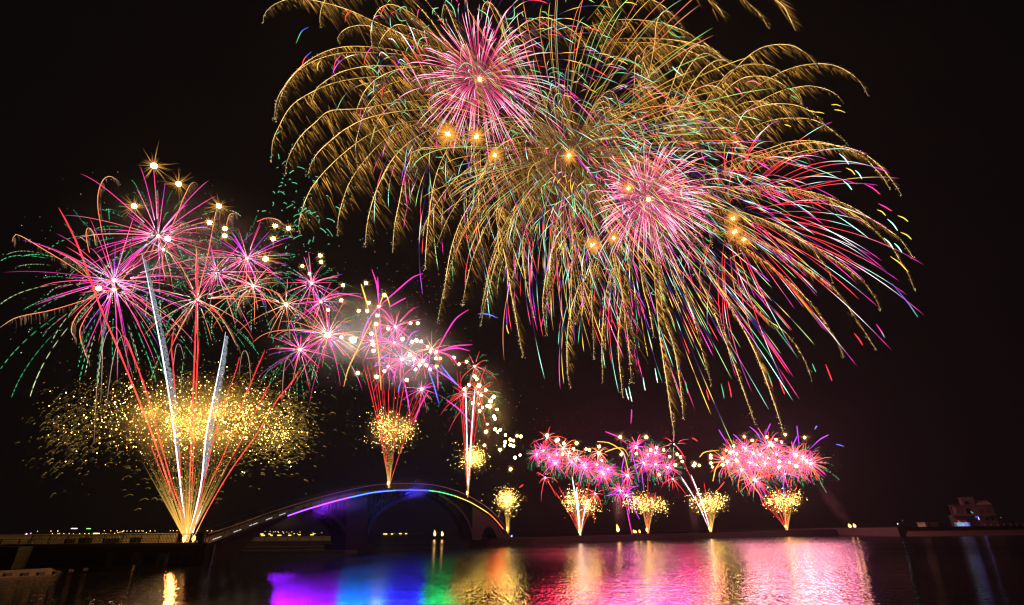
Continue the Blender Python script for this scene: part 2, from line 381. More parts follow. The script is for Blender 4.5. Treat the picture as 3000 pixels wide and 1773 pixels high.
for side, off in (('near', .12), ('far', BW - .12)):
    rail = MB().strip([bpt(s, bz(s) + 1.25, off) for s in ss[::2]], .09 if side == 'near' else .06).build('handrail', M_RAILL if side == 'near' else M_RAIL, bridge, bo)
    g = MB()
    for s in np.arange(ss[0] + .3, ss[-1] - .5, 2.4): MB().bar(bpt(s, bz(s), off), bpt(s, bz(s) + 1.25, off), .05).build('rail_stanchion', M_RAIL, rail, bo)
    for s in np.arange(ss[0] + .3, ss[-1] - .5, .3): g.bar(bpt(s, bz(s) + .1, off), bpt(s, bz(s) + 1.15, off), .018, 3)
    g.strip([bpt(s, bz(s) + .1, off) for s in ss[::2]], .025, 3).build('baluster_panel', M_RAIL, rail, bo)
for a, b in (((625, 1584.5), (650, 1575.5)), ((687, 1562.5), (708, 1554.7)), ((733, 1543.7), (756.7, 1534.8)), ((780.6, 1526.8), (799.5, 1519.8)), ((820.4, 1512.9), (838, 1506.5))):
    A_, B_ = onb(*a), onb(*b); up = np.array([0, 0, .16]) + BN * .2
    MB().bar(A_ + up, B_ + up, .055).build('step_light', emit_mat('step_light_white', (1.0, .9, .82)), bridge, bo)
# abutment and piers, drawn in the plane of the near face and given the bridge's width
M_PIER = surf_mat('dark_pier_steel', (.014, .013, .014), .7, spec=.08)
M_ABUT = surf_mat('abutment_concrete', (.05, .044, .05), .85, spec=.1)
def slab(name, poly, mat=M_CONC, off=.15, wid=BW - .3, parent=None):
    return MB().prism([onb(*q) + BN * off for q in poly], BN * wid).build(name, mat, parent or bridge, bo)
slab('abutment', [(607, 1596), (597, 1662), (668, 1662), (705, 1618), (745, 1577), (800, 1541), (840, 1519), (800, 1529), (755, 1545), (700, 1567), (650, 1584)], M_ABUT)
def arch(name, pts, thick, parent=None):       # curved rib under the deck, with its struts
    q = spline(pts, 22); P = [onb(*x) for x in q]
    for off in (.4, BW - .4):
        rib = MB(); st = MB(); prev = None
        for a, b_ in zip(P[:-1], P[1:]): rib.bar(a + BN * off, b_ + BN * off, thick)
        r = rib.build(name, M_PIER, bridge, bo)
        for p in P[1:-1:2]:
            s = np.dot(p - BP0, BD3); t = bpt(s, bz(s) - .5, off); q_ = p + BN * off
            if t[2] - q_[2] > .4:
                st.bar(q_, t, .12)
                if prev is not None: st.bar(prev, t, .08)
                prev = q_
        st.build('spandrel_strut', M_PIER, r, bo)
arch('arch_rib', [(1018, 1566), (1004, 1540), (975, 1513), (935, 1495), (895, 1492)], .5)
arch('arch_rib', [(1078, 1566), (1092, 1530), (1120, 1500), (1160, 1472), (1215, 1451), (1250, 1443)], .5)
arch('arch_rib', [(1386, 1576), (1379, 1545), (1366, 1517), (1345, 1490), (1318, 1468), (1285, 1448)], .5)
slab('pier', [(1016, 1606), (1078, 1606), (1078, 1452), (1016, 1466)], M_PIER)
slab('pier_footing', [(1006, 1612), (1088, 1612), (1088, 1594), (1006, 1594)], M_PIER, -.5, BW + 1)
slab('pier', [(1384, 1582), (1412, 1582), (1414, 1566), (1422, 1550), (1433, 1541), (1445, 1549), (1454, 1564), (1458, 1582), (1494, 1582), (1490, 1572), (1473, 1556), (1448, 1526), (1428, 1509), (1402, 1492), (1386, 1484)], M_PIER)
# neon line: five colours below the near edge
SEG = [('violet', 0, 4, (1.5, .28, 8.0)), ('sky blue', 4, 7, (.25, .85, 8.0)), ('deep blue', 7, 9, (.25, .3, 8.0)), ('green', 9, 11, (.2, 2.4, .6)), ('yellow', 11, 14, (2.4, 1.6, .25)), ('orange red', 14, 16, (2.4, .45, .1))]
for nm, a, b, c in SEG:
    P = [onb(*q) - BN * .12 for q in spline(NEON[a:b + 1], 14)]
    o = MB().strip(P, .092, 5).build('neon_tube', emit_mat('neon_' + nm.replace(' ', '_'), c), bridge, bo)
    pw = {'violet': ((.27, .004, 1.0), 150), 'sky blue': ((.003, .17, 1.0), 240), 'deep blue': ((.02, .02, 1.0), 200), 'green': ((.02, 1, .2), 45), 'yellow': ((1, .6, .08), 20), 'orange red': ((1, .13, .02), 20)}[nm]
    for p0, p1 in zip(P[:-1:2], P[2::2] + ([P[-1]] if len(P) % 2 == 0 else [])):   # the light the tube throws out over the water
        Ld = bpy.data.lights.new('neon_light', 'AREA'); Ld.shape = 'RECTANGLE'; ax = p1 - p0; ln = np.linalg.norm(ax); ax = ax / ln
        Ld.size = ln; Ld.size_y = .22; Ld.color = pw[0]; Ld.energy = pw[1] * ln * 1.1
        dn = -BN * .85 + np.array([0, 0, -.5]); dn -= ax * np.dot(dn, ax); dn /= np.linalg.norm(dn); yv = np.cross(-dn, ax); mid = (p0 + p1) / 2 - BN * .14 - bo
        lo = bpy.data.objects.new('neon_light', Ld); COL.objects.link(lo); lo.parent = bridge
        lo.matrix_local = Matrix(((ax[0], yv[0], -dn[0], mid[0]), (ax[1], yv[1], -dn[1], mid[1]), (ax[2], yv[2], -dn[2], mid[2]), (0, 0, 0, 1)))
    o['label'] = nm + ' length of the rainbow neon line'

# ---- far quay behind the left opening of the bridge
FQ = 141.0
fx0, fx1 = U(640, 1572, D=FQ)[0], U(1013, 1572, D=FQ)[0]
fz = U(800, 1573.5, D=FQ)[2]
fq = empty('harbour_quay', (fx0, FQ, 0), 'stepped stone quay seen through the left bridge opening', 'quay'); fo = (fx0, FQ, 0)
MB().box(fx0, fx1, FQ, FQ + 12, -1, fz - 1.0).build('wall', M_STONE, fq, fo)
MB().box(fx0, fx1, FQ + 4, FQ + 4.5, fz - 1.0, fz).build('parapet', M_CONC, fq, fo)
MB().box(fx0, fx1 + 2, FQ - 3.5, FQ - .01, -1, 1.15).build('lower_step', M_STONE, fq, fo)
MB().box(fx0, fx1 + 2, FQ - 6, FQ - 3.51, -1, .4).build('lower_step', M_STONE, fq, fo)
railing('quay_railing', fx0, fx1, FQ + .3, fz - 1.0, .8, 'thin railing in front of the parapet on the far stepped quay', slat=0, post=3.0)

# ---- breakwater and the shore to the right
front = [(1376, 1603), (1450, 1600), (1560, 1597), (1700, 1590), (1898, 1582.5), (2100, 1577), (2303, 1571), (2500, 1567.5), (2640, 1566.5)]
tops = [(1376, 1577), (1450, 1577), (1560, 1576), (1700, 1572), (1898, 1566), (2100, 1562), (2303, 1556), (2500, 1548.5), (2640, 1547)]
Fp = [U(*q, z=0) for q in front]; m = MB()
for i in range(len(Fp) - 1):
    za = U(*tops[i], D=Fp[i][1] + 2.5)[2]; zb = U(*tops[i + 1], D=Fp[i + 1][1] + 2.5)[2]
    nA = np.array([0, 1, 0.0])
    a, b = Fp[i], Fp[i + 1]; c, d = b + nA * 2.5, a + nA * 2.5; c[2] = zb; d[2] = za; e, g = b + nA * 16, a + nA * 16
    dn = np.array([0, 0, -1.0])
    nv = len(m.v); pts = [a + dn, b + dn, e * [1, 1, 0] + dn, g * [1, 1, 0] + dn, a, b, c, d, e * [1, 1, 0] + [0, 0, zb], g * [1, 1, 0] + [0, 0, za]]
    m.v += [tuple(p) for p in pts]
    m.f += [tuple(nv + k for k in q) for q in ((0, 1, 5, 4), (4, 5, 6, 7), (7, 6, 8, 9), (9, 8, 2, 3), (0, 3, 2, 1), (0, 4, 7, 9, 3), (1, 2, 8, 6, 5))]
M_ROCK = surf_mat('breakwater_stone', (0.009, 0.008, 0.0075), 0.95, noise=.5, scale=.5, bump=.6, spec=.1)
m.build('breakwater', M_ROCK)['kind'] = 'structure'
SD = 300.0
def Z(py, D=SD): return U(2850, py, D=D)[2]
def X(px, D=SD): return U(px, 1541, D=D)[0]
ZG = Z(1543)
g0, g1 = U(2597, 1546, D=SD)[0], 420.0
solid('beach', [(X(2560), SD - 22, -.4), (g1, SD - 22, -.4), (g1, SD - 9, ZG - 1.6), (X(2620), SD - 9, ZG - 1.6)], [(0, 1, 2, 3)], M_SAND)['kind'] = 'structure'
MB().box(g0, g1, SD - 8, SD + 250, -1, ZG - .02).build('shore_ground', M_SOIL)['kind'] = 'structure'
sw = MB().box(g0, g1, SD - 8.6, SD - 8.01, -1, ZG - .1).box(g0, g1, SD - 8.8, SD - 8, ZG - .1, ZG + .12).build('sea_wall', M_SOIL)
tag(sw, 'low pale sea wall above the beach below the cream building', 'wall')
# balustrade on the right end
bl = empty('balustrade', (X(2880), SD - 6, ZG), 'pale post balustrade along the shore beside the cream building', 'balustrade'); o = (X(2880), SD - 6, ZG)
for px in range(2862, 3060, 18): MB().box(X(px) - .35, X(px) + .35, SD - 6.3, SD - 5.7, ZG, ZG + 1.5).build('post', M_RENDER, bl, o)
MB().box(X(2862), X(3044), SD - 6.12, SD - 5.88, ZG + 1.05, ZG + 1.2).build('rail', M_RENDER, bl, o)
# the building
hb = empty('harbour_building', (X(2858), SD + 8, ZG), 'cream three-storey harbour building with roof tower and neon-lit ground floor', 'building'); ho = (X(2858), SD + 8, ZG)
z1, z2, z3 = Z(1508), Z(1480.5), Z(1457)
MB().box(X(2801), X(2872), SD + 3.4, SD + 16, ZG, z1 - .6).build('ground_floor', M_GREY, hb, ho)
MB().box(X(2872.1), X(2918), SD + 1.2, SD + 16, ZG, z1 - .6).build('annex_wall', M_GREY, hb, ho)
MB().box(X(2799), X(2919), SD + .2, SD + 16.5, z1 - .6, z1).box(X(2799), X(2826), SD + .2, SD + .5, z1, z1 + 1.0).build('balcony_slab', M_RENDER, hb, ho)
MB().box(X(2818), X(2917), SD + 1.6, SD + 16, z1, z2).build('upper_wall', M_RENDER, hb, ho)
MB().box(X(2813), X(2877), SD + .9, SD + 16.3, z2, z2 + .5).box(X(2877), X(2919), SD + 1.2, SD + 16.2, z2, z2 + .35).build('cornice', M_RENDER, hb, ho)
tw = MB().box(X(2842), X(2876), SD + 2.4, SD + 12, z2 + .5, z3).box(X(2840), X(2878), SD + 2.1, SD + 12.3, z3, z3 + .3).build('roof_tower', M_RENDER, hb, ho)
xa, xb, zr = X(2879), X(2918), Z(1466)
solid('hip_roof', [(xa, SD + 1.3, z2 + .36), (xb, SD + 1.3, z2 + .36), (xb, SD + 16, z2 + .36), (xa, SD + 16, z2 + .36), (xa + .4, SD + 6, zr), (xb - 1, SD + 6, zr), (xb - 1, SD + 11, zr), (xa + .4, SD + 11, zr)],
      [(0, 1, 2, 3), (4, 5, 6, 7), (0, 1, 5, 4), (1, 2, 6, 5), (2, 3, 7, 6), (3, 0, 4, 7)], M_ROOF, hb, ho)
MB().box(X(2801), X(2804), SD + .4, SD + .9, z1, z2 + .6).box(X(2801), X(2818), SD + .4, SD + 1.5, z2 + .1, z2 + .6).build('balcony_post', M_RENDER, hb, ho)
MB().box(X(2800.5), X(2804.5), SD + .4, SD + 1.0, ZG, z1 - .6).build('balcony_post', M_RENDER, hb, ho)
def window(px0, px1, y0, y1, depth, nm='window'):
    za, zb = Z(y1), Z(y0)
    wn = MB().box(X(px0), X(px1), SD + depth - .06, SD + depth + .3, za, zb).build(nm, M_GLASS, hb, ho)
    fr = MB()
    for a, b in (((px0, za), (px1, za)), ((px0, zb), (px1, zb)), ((px0, za), (px0, zb)), ((px1, za), (px1, zb))):
        fr.bar((X(a[0]), SD + depth - .1, a[1]), (X(b[0]), SD + depth - .1, b[1]), .12)
    fr.build('frame', M_RENDER, wn, ho)
for px in (2879.5, 2887.5, 2899, 2907): window(px, px + 3.4, 1492.5, 1504, 1.6); window(px + .2, px + 3.0, 1487, 1489.8, 1.6)
window(2844, 2856, 1488, 1505, 1.6); window(2848, 2860, 1467, 1479.5, 2.4)
for y in (1490, 1494.5, 1499): window(2829.5, 2832.5, y, y + 2.6, 1.6)
window(2887, 2893, 1517, 1526, 1.2); window(2902, 2908, 1517, 1526, 1.2)
solid('gable_trim', [(X(2884), SD + .15, z1 - 1.6), (X(2904), SD + .15, z1 - .3), (X(2904), SD + .15, z1), (X(2884), SD + .15, z1 - 1.2), (X(2884), SD + 1.1, z1 - 1.6), (X(2904), SD + 1.1, z1 - .3), (X(2904), SD + 1.1, z1), (X(2884), SD + 1.1, z1 - 1.2)],
      [(0, 1, 2, 3), (4, 5, 6, 7), (0, 1, 5, 4), (1, 2, 6, 5), (2, 3, 7, 6), (3, 0, 4, 7)], M_RENDER, hb, ho)
hb.rotation_euler = (0, 0, math.radians(-33)); hb.scale = (.86, 1, 1); hb.location.x += 6.5
# lit shop fronts on its ground floor; awnings emit to look lit by them
for i, (p0, p1, c) in enumerate(((2793, 2799, (.12, .3, .6)), (2800, 2804, (.7, 1.2, 1.4)), (2805, 2812, (.5, 1.0, 1.7)), (2812.5, 2821, (.8, .9, 1.9)), (2822, 2829, (.55, .65, 1.8)), (2829.5, 2834, (.2, .3, 1.2)))):
    MB().box(X(p0 + 5), X(p1 + 5), SD - 1.2, SD - .9, ZG + .25, ZG + 2.3 - .2 * (i % 2)).build('shop_window', emit_mat('shop_light', mul(c, .4)), hb, ho)
for p0, p1 in ((2808, 2815), (2815.5, 2832)):
    a = MB().hexa([(X(p0), SD - 2.2, ZG + 2.4), (X(p1), SD - 2.2, ZG + 2.4), (X(p1), SD - .6, ZG + 2.5), (X(p0), SD - .6, ZG + 2.5), (X(p0), SD - 2.2, ZG + 2.5), (X(p1), SD - 2.2, ZG + 2.5), (X(p1), SD - .6, ZG + 3.2), (X(p0), SD - .6, ZG + 3.2)])
    a.build('awning', emit_mat('glowing_red_awning', (.75, .01, .012) if p0 < 2810 else (.12, .004, .01)), hb, ho)  # cloth emits by itself, standing in for shop light on it
for px, py, c, r in ((2842, 1515, (.1, .1, .9), .35), (2848, 1514.5, (.15, .4, 1.6), .35), (2851.5, 1519.5, (2.2, 1.3, 3.0), .62), (2853, 1521.5, (1.8, .1, 1.2), .4)):
    P = U(px, py, D=SD + 3.2); MB().box(P[0] - r, P[0] + r, SD + 3.0, SD + 3.38, P[2] - r, P[2] + r).build('wall_lamp', emit_mat('neon_sign', c), hb, ho)
P = U(2837, 1501.5, D=SD + 1.4); MB().bar((P[0] - .4, SD + 1.4, P[2] + .5), (P[0] + .4, SD + 1.4, P[2] - .5), .16).build('wall_lamp', emit_mat('teal_lamp', (.25, .9, .75)), hb, ho)
sh = empty('shed', (X(2714), SD - 3, ZG), 'small flat-roofed green hut on the shore left of the cream building', 'hut'); so = (X(2714), SD - 3, ZG)
MB().box(X(2697), X(2733), SD - 4, SD + 2, ZG, ZG + 2.1).build('wall', M_GREEN, sh, so); MB().box(X(2695), X(2735), SD - 4.3, SD + 2.3, ZG + 2.1, ZG + 2.35).build('roof', M_GREEN, sh, so)
MB().box(X(2704), X(2709), SD - 4.08, SD - 4.003, ZG, ZG + 1.8).build('door', M_BLACK, sh, so)

# ---- lights on the far shore
def street_lamp(px, py, D, col, rpx, label, group, base_z=2.2):
    p = U(px, py, D=D); r = max(.3, rpx * .68 * mpp(p)); o = (p[0], p[1], base_z)
    e = empty('street_lamp', o, label, 'street lamp', group)
    if p[2] - r > base_z + .5: MB().bar((p[0], p[1], base_z), (p[0], p[1], p[2] - r * .8), .12, 4, .07).build('pole', M_BLACK, e, o)
    bm = bmesh.new(); bmesh.ops.create_icosphere(bm, subdivisions=1, radius=r); me = bpy.data.meshes.new('lamp_head'); bm.to_mesh(me); bm.free()
    link('lamp_head', me, emit_mat('lamp_glow', col, 'NONE'), e, (0, 0, p[2] - base_z))
A1 = lambda x, y: (x / 5.022, 1500 + y / 5.022)
A2 = lambda x, y: (450 + x / 5.022, 1480 + y / 5.022)
A3 = lambda x, y: (900 + x / 3.863, 1400 + y / 3.863)
WARM = (5.0, 2.9, .7); COOL = (3.2, 3.6, 3.4)
lampsets = [
 ('warm street lamp beyond the promenade parapet, %s from the left', 'street lamps beyond the promenade', WARM, 1.5,
  [A1(*q) for q in ((552, 283), (750, 282), (770, 318), (851, 281), (853, 319), (878, 316), (940, 318), (1018, 318), (1080, 319), (1172, 319), (1247, 318), (1309, 318), (1515, 320), (1535, 278), (1556, 320), (1605, 325), (1631, 278), (1687, 315), (1724, 278), (1735, 303), (1760, 298), (1780, 294), (1800, 290), (1821, 280), (1868, 282), (1926, 282), (2000, 281), (2044, 281), (2085, 276), (2105, 282), (2153, 305), (2210, 281), (2281, 280))] + [A2(290, 376), A2(245, 377), A2(345, 377)]),
 ('tiny lamp of the straight row low behind the promenade railing, %s from the left', 'row of tiny lamps behind the railing', (3.6, 3.0, 1.7), .8, [A1(1565 + 19.5 * i, 330) for i in range(26)]),
 ('small lamp above the far stepped quay, %s from the left', 'street lamps above the far quay', WARM, 1.3,
  [A2(*q) for q in ((780, 378), (797, 378), (855, 380), (1490, 383), (1640, 388), (1713, 388), (1762, 396), (1790, 392), (1830, 392), (1840, 404), (1900, 392), (1915, 411), (1960, 396), (1990, 414), (2033, 394), (2068, 420), (2117, 424), (2153, 397), (2198, 438), (2240, 438), (2260, 436), (2345, 405), (2350, 420), (2375, 420))] + [A3(*q) for q in ((163, 622), (248, 620), (270, 618), (340, 618), (368, 620), (402, 618), (437, 620))]),
 ('small lamp seen under the main bridge arch, %s from the left', 'lamps seen under the bridge arch', (3.2, 2.7, 1.5), 1.0,
  [A3(*q) for q in ((985, 626), (1105, 648), (1145, 636), (1160, 640), (1250, 645), (1265, 640), (1280, 638), (1290, 634), (1303, 640), (1325, 645), (1365, 632), (1378, 640), (1390, 632), (1395, 645), (1485, 630), (1490, 650), (1550, 628), (1825, 624))] + [A3(1562 + 15 * i, 646) for i in range(9)]),
]
for lab, grp, colr, rp, pts in lampsets:
    pts = sorted(pts)
    for i, (px, py) in enumerate(pts): street_lamp(px, py, 1010 + 60 * ((i * 7) % 5), mul(colr, .55 + .45 * ((i * 13) % 7) / 6), rp * (.85 + .3 * ((i * 5) % 4) / 3), lab % ordinal(i), grp)
def light_streak(a, b, rpx, col, label, D=990.0):  # streaked far-shore lights shaped as glowing tubes; the housings are made up
    pa, pb = U(*a, D=D), U(*b, D=D); r = rpx * .72 * mpp(pa); c = (pa + pb) / 2; o = c
    e = empty('light_streak', o, label, 'light streak', 'bright light streaks along the far shore')
    MB().bar(pa, pb, r, 6).build('tube', emit_mat('streak_glow', col, 'NONE'), e, o)
    MB().box(pa[0], pb[0], c[1] + r, c[1] + r * 2.4, c[2] - r, c[2] + r).build('added_housing', M_BLACK, e, o)
RD = (1.3, .03, .02); TL = (.9, 2.2, 2.1); YW = (3.2, 2.0, .35); WH = (4.5, 4.2, 3.6)
bars = [(A1, 195, 280, 341, 1.2, RD, 'red light streak above the low quay railing, left of a teal streak'), (A1, 230, 310, 352, .9, TL, 'thin teal light streak overlapping a red streak above the quay'), (A1, 445, 503, 341, 1.1, RD, 'short red light streak where the slatted railing begins'), (A1, 322, 400, 356, .9, TL, 'thin white light streak touching the parapet top'),
 (A1, 1048, 1136, 243, 1.2, (1.6, 3.2, 2.4), 'long mint light streak high above the parapet'), (A1, 1048, 1130, 251, .8, RD, 'red light line under the long mint streak'), (A1, 1275, 1335, 245, 1.1, (.4, 2.2, .5), 'short green light streak high above the parapet'), (A1, 1272, 1326, 252, .8, RD, 'red light line under the short green streak'),
 (A1, 1375, 1462, 318, 1.7, (4.5, 3.8, 1.6), 'bright cream light streak on top of the parapet'), (A1, 1395, 1450, 332, 1.3, (4, 2.6, 2.4), 'bright pinkish light streak just under the cream streak'), (A2, 413, 458, 427, 1.6, YW, 'yellow light streak just left of the gold mine base'), (A2, 492, 528, 444, 1.2, WH, 'white light streak beside the gold mine base'),
 (A2, 1570, 1616, 425, 1.2, YW, 'upper yellow light streak at the left end of the far quay'), (A2, 1585, 1637, 444, 1.3, YW, 'lower yellow light streak at the left end of the far quay'), (A2, 1630, 1668, 460, .9, TL, 'pale light streak below two yellow streaks on the far quay'), (A2, 1690, 1722, 425, 1.1, YW, 'small yellow light streak, third of the yellow ones on the far quay'), (A2, 1720, 1752, 443, 1.2, YW, 'small yellow light streak low beside a pale dash'), (A2, 1758, 1785, 458, .8, TL, 'short pale dash of light resting on the far parapet'),
 (A2, 1822, 1878, 443, 1.3, YW, 'longest yellow light streak above the far quay parapet'), (A2, 1983, 2025, 443, 1.3, YW, 'lone yellow light streak right of the longest one'), (A2, 2308, 2355, 436, 1.3, YW, 'yellow light streak amid green lamps on the far quay'), (A2, 2130, 2162, 436, 1.1, YW, 'faint yellow light streak between lamps on the far quay'),
 (A3, 263, 318, 650, 1.2, YW, 'yellow light streak left of the broad bridge pier'), (A3, 397, 430, 650, 1.2, YW, 'yellow light streak touching the broad bridge pier'), (A3, 862, 906, 636, 1.4, YW, 'yellow light streak nearest the broad pier under the main arch'), (A3, 810, 856, 656, 1.2, TL, 'teal light streak lowest under the main arch by the pier'), (A3, 826, 880, 667, .9, RD, 'red light streak under the teal one below the main arch'),
 (A3, 948, 970, 636, 1.3, YW, 'short stubby yellow light streak under the main arch'), (A3, 947, 998, 667, .9, TL, 'long dim teal light streak under the main arch'), (A3, 1040, 1069, 631, 1.3, YW, 'yellow light streak right of the stubby one under the arch'), (A3, 1107, 1130, 631, 1.3, YW, 'yellow light streak farthest from the pier under the arch'), (A3, 1050, 1078, 655, .9, RD, 'small red light streak mid-way under the main arch'), (A3, 1075, 1120, 665, .9, TL, 'teal light streak farthest from the pier under the arch')]
for A, x0, x1_, y, r, c, lab in bars: light_streak(A(x0, y), A(x1_, y), r, c, lab)
for (px, py), c, lab in ((A1(390, 325), (4, 2.4, 3.4), 'large pinkish white lamp above the low quay railing'), (A1(373, 333), (3, .1, .3), 'red lamp beside the large pinkish white lamp'), (A1(453, 316), (1.6, .6, 1.8), 'small violet lamp above a short red light streak'), (A1(1015, 352), (2.4, 3.2, 3.6), 'small white lamp touching the parapet top'), (A1(2328, 322), (2.6, 3.8, 3.2), 'fat mint lamp, first of a pair left of the gold mine'), (A1(2376, 322), (4, 4.2, 3.0), 'fat white lamp, second of a pair left of the gold mine'), (A1(1458, 338), (3, 3.2, 3.4), 'white lamp at the right end of the cream light streak')):
    street_lamp(px, py, 985, c, 2.6, lab, 'coloured lamps beyond the promenade')
street_lamp(2630, 1535, 330, (2.5, 3.2, 3.2), 1.3, 'white lamp on a pole at the start of the right shore', 'lamps on the right shore', ZG)
street_lamp(2644, 1525.5, 345, (.4, .38, .3), 1.0, 'faint taller lamp behind the white lamp on the shore', 'lamps on the right shore', ZG)
street_lamp(2932, 1516, 318, (.22, .2, .12), 1.6, 'dim unlit-looking lamp right of the cream building', 'lamps on the right shore', ZG)
street_lamp(1499, 1571, 184, (.8, 1.3, 2.6), 1.5, 'small blue lamp at the right foot of the bridge', 'lamps on the right shore', 1.5)
# ================================================================== FIREWORKS
# ---- flash stars: a white-hot ball, its lens starburst shaped as fine glowing rays
def ball_mesh(name, col, seg=1):
    bm = bmesh.new(); bmesh.ops.create_icosphere(bm, subdivisions=seg, radius=1.0)
    me = bpy.data.meshes.new(name); bm.to_mesh(me); bm.free()
    a = me.color_attributes.new('glow', 'FLOAT_COLOR', 'POINT')
    a.data.foreach_set('color', np.tile(np.array([*col, 1], np.float32), len(me.vertices)))
    me.materials.append(GLOWL); return me
def glare_ray_mesh(name, n, L0, L1, wd, c0, c1, seed):
    r = np.random.default_rng(seed); d = sphere_dirs(n, r, .5); L = r.uniform(L0, L1, n) * r.uniform(.45, 1, n)
    t = np.array([0.0, .35, 1.0])
    P = d[:, None] * (0.6 + L[:, None, None] * t[None, :, None])
    g = Glow()
    W = wd * np.array([1.0, .8, .25])[None] * np.ones((n, 1))
    C = np.stack([np.tile(c0, (n, 1)), np.tile((np.array(c0) + np.array(c1)) / 2.2, (n, 1)), np.tile(mul(c1, .35), (n, 1))], 1)
    off = CAM.copy()
    g.tubes(P + np.array([0, 300., 0]), W, C)
    me = g.mesh(name, (0, 300, 0)); me.materials.append(GLOW); return me
STAR_Y = ball_mesh('star_core', (70, 42.0, 12)); STAR_O = ball_mesh('star_core', (60, 28.0, 6)); STAR_W = ball_mesh('star_core', (60, 52, 44)); STAR_P = ball_mesh('star_core', (150, 18, 70)); STAR_F = ball_mesh('muzzle_flame', (16, 6.5, 1.1)); STAR_K = ball_mesh('star_core', (260, 36, 120)); STAR_R = ball_mesh('star_core', (220, 8, 26))
RAYS_Y = [glare_ray_mesh('glare_rays', 34, 1.8, 4.6, .085, (1.5, .85, .16), (.8, .36, .05), 40 + i) for i in range(3)]
RAYS_O = [glare_ray_mesh('glare_rays', 260, 1.5, 6.0, .10, (1.7, .75, .12), (.8, .24, .03), 50 + i) for i in range(2)]
RAYS_L = [glare_ray_mesh('glare_rays', 46, 3.5, 9.0, .075, (1.1, .6, .12), (.6, .22, .03), 60 + i) for i in range(2)]
stars = []
def flash_star(px, py, D, rpx, label, group, kind='y'):
    p = U(px, py, D=D); s = rpx * mpp(p)
    me = {'y': STAR_Y, 'o': STAR_O, 'w': STAR_W, 'l': STAR_Y, 'n': STAR_Y}[kind]
    e = empty('flash_star', p, label, 'flash star', group)
    c = link('core', me, None, e); c.scale = (s, s, s)
    if kind == 'n': return e
    sp = random.choice({'y': RAYS_Y, 'o': RAYS_O, 'w': RAYS_Y, 'l': RAYS_L}[kind])
    q = link('glare_rays', sp, None, e); q.scale = (s, s, s); q.rotation_euler = (random.random() * .6, random.random() * 6.28, random.random() * .6)
    return e
# ---- coloured shells ------------------------------------------------------
def shell(c, Rpx, n, seed, G, T, jit, keys, wpx, up=0.0, t0=(.05, .15), wind=.12, seg=14, cut=None):
    """keys(rng) -> colour keys over the visible part of one trail; returns trail items"""
    r = np.random.default_rng(seed); m = mpp(c); R = Rpx * m
    d = sphere_dirs(n, r, .2); d[:, 2] += up; out = []
    for i in range(n):
        Ri = R * (1 + np.clip(r.normal(0, jit), -2 * jit, 1.3 * jit)); a = r.uniform(*t0); b = r.uniform(*T)
        t = np.linspace(a, b, seg)
        P = fly(c, d[i], np.array(Ri), t, G, wind)
        u = np.linspace(0, 1, seg); ck, wk = keys(r)
        out.append((P, wpx * m * .5 * np.interp(u, [k[0] for k in wk], [k[1] for k in wk]), keyed(ck, u)))
    return out
def k_pink(r):
    a = mul((2.6, .20, .75), r.uniform(.6, 1.15)); b = mul((3.2, 1.5, 2.1), r.uniform(.6, 1.4)); e = mul((1.7, .05, .36), r.uniform(.5, 1))
    g = r.random()
    if g < .3: b = mul((1.7, 2.3, 2.0), r.uniform(.6, 1.1))
    return [(0, mul(e, .55)), (.3, a), (.62, b), (.9, a), (1, mul(e, .3))], [(0, .5), (.5, 1.0), (.9, .8), (1, .25)]
CY2 = (.55, 1.5, 1.15); WH2 = (1.7, 1.7, 1.6); AMB = (1.9, 1.0, .2)
PALS = [(CY2, RED), (WH2, MAG), (CY2, (1.9, .2, .8)), (AMB, RED), (GRN, (1.6, .12, .5)), (YEL, (.7, 1.0, .3)), (WH2, VIO), ((2.0, .25, 1.4), CY2), (RED, CY2), (AMB, YEL), (YEL, GRN), (AMB, (.6, 1.1, .4))]
def k_multi(r):
    a, b = PALS[r.integers(len(PALS))]; s1 = r.uniform(.25, .5); s2 = r.uniform(.6, .8); k = r.uniform(.6, 1.5)
    v = (.13, .11, .62) if r.random() < .7 else (.4, .05, .2)
    return ([(0, mul(v, .2)), (s1 - .1, mul(v, .8)), (s1, mul(a, k)), (s1 + .10, mul(a, k * 1.1)), (s1 + .15, mul(v, .7)), (s2 - .04, mul(v, .45)), (s2 + .02, mul(b, k)), (.93, mul(b, k * 1.2)), (1, mul(b, .4))],
            [(0, .35), (s1 - .08, .5), (s1 + .06, 1.1), (s2 - .06, .5), (.88, 1.15), (1, .3)])
def k_yellow(r):
    a = [mul(YEL, .8), mul(YEL, .6), (.7, 1.3, .35), (1.8, .5, .2), mul(ORG, .8), (.5, .9, .5)][r.integers(6)]
    return [(0, mul(a, .25)), (.3, mul(a, .7)), (.8, a), (1, mul(a, .35))], [(0, .5), (.5, .8), (.85, 1.0), (1, .3)]
def k_redfan(r):
    b = [CYA, WHT, YEL, (2.2, .3, .6)][r.integers(4)]
    return [(0, mul(RED, .5)), (.25, RED), (.42, mul(RED, .8)), (.5, mul(b, .8)), (.72, mul(b, .9)), (.8, (.3, .1, .6)), (.92, mul(MAG, .9)), (1, (.3, .02, .1))], [(0, .4), (.3, 1.0), (.6, .8), (.8, .5), (.92, .9), (1, .25)]
def burst_root(px, py, D, name, label, cat='firework', group=None):
    c = U(px, py, D=D); return c, empty(name, c, label, cat, group)
def core(root, c, rpx, kind='p', with_rays=True):
    s = rpx * mpp(c); o = link('core', {'p': STAR_P, 'k': STAR_K, 'r': STAR_R, 'o': STAR_O, 'w': STAR_W, 'y': STAR_Y}[kind], None, root); o.scale = (s, s, s)
    if with_rays:
        q = link('glare_rays', random.choice(RAYS_Y), None, root); q.scale = (s * 1.3,) * 3
BIG = 'large shells bursting high over the harbour'
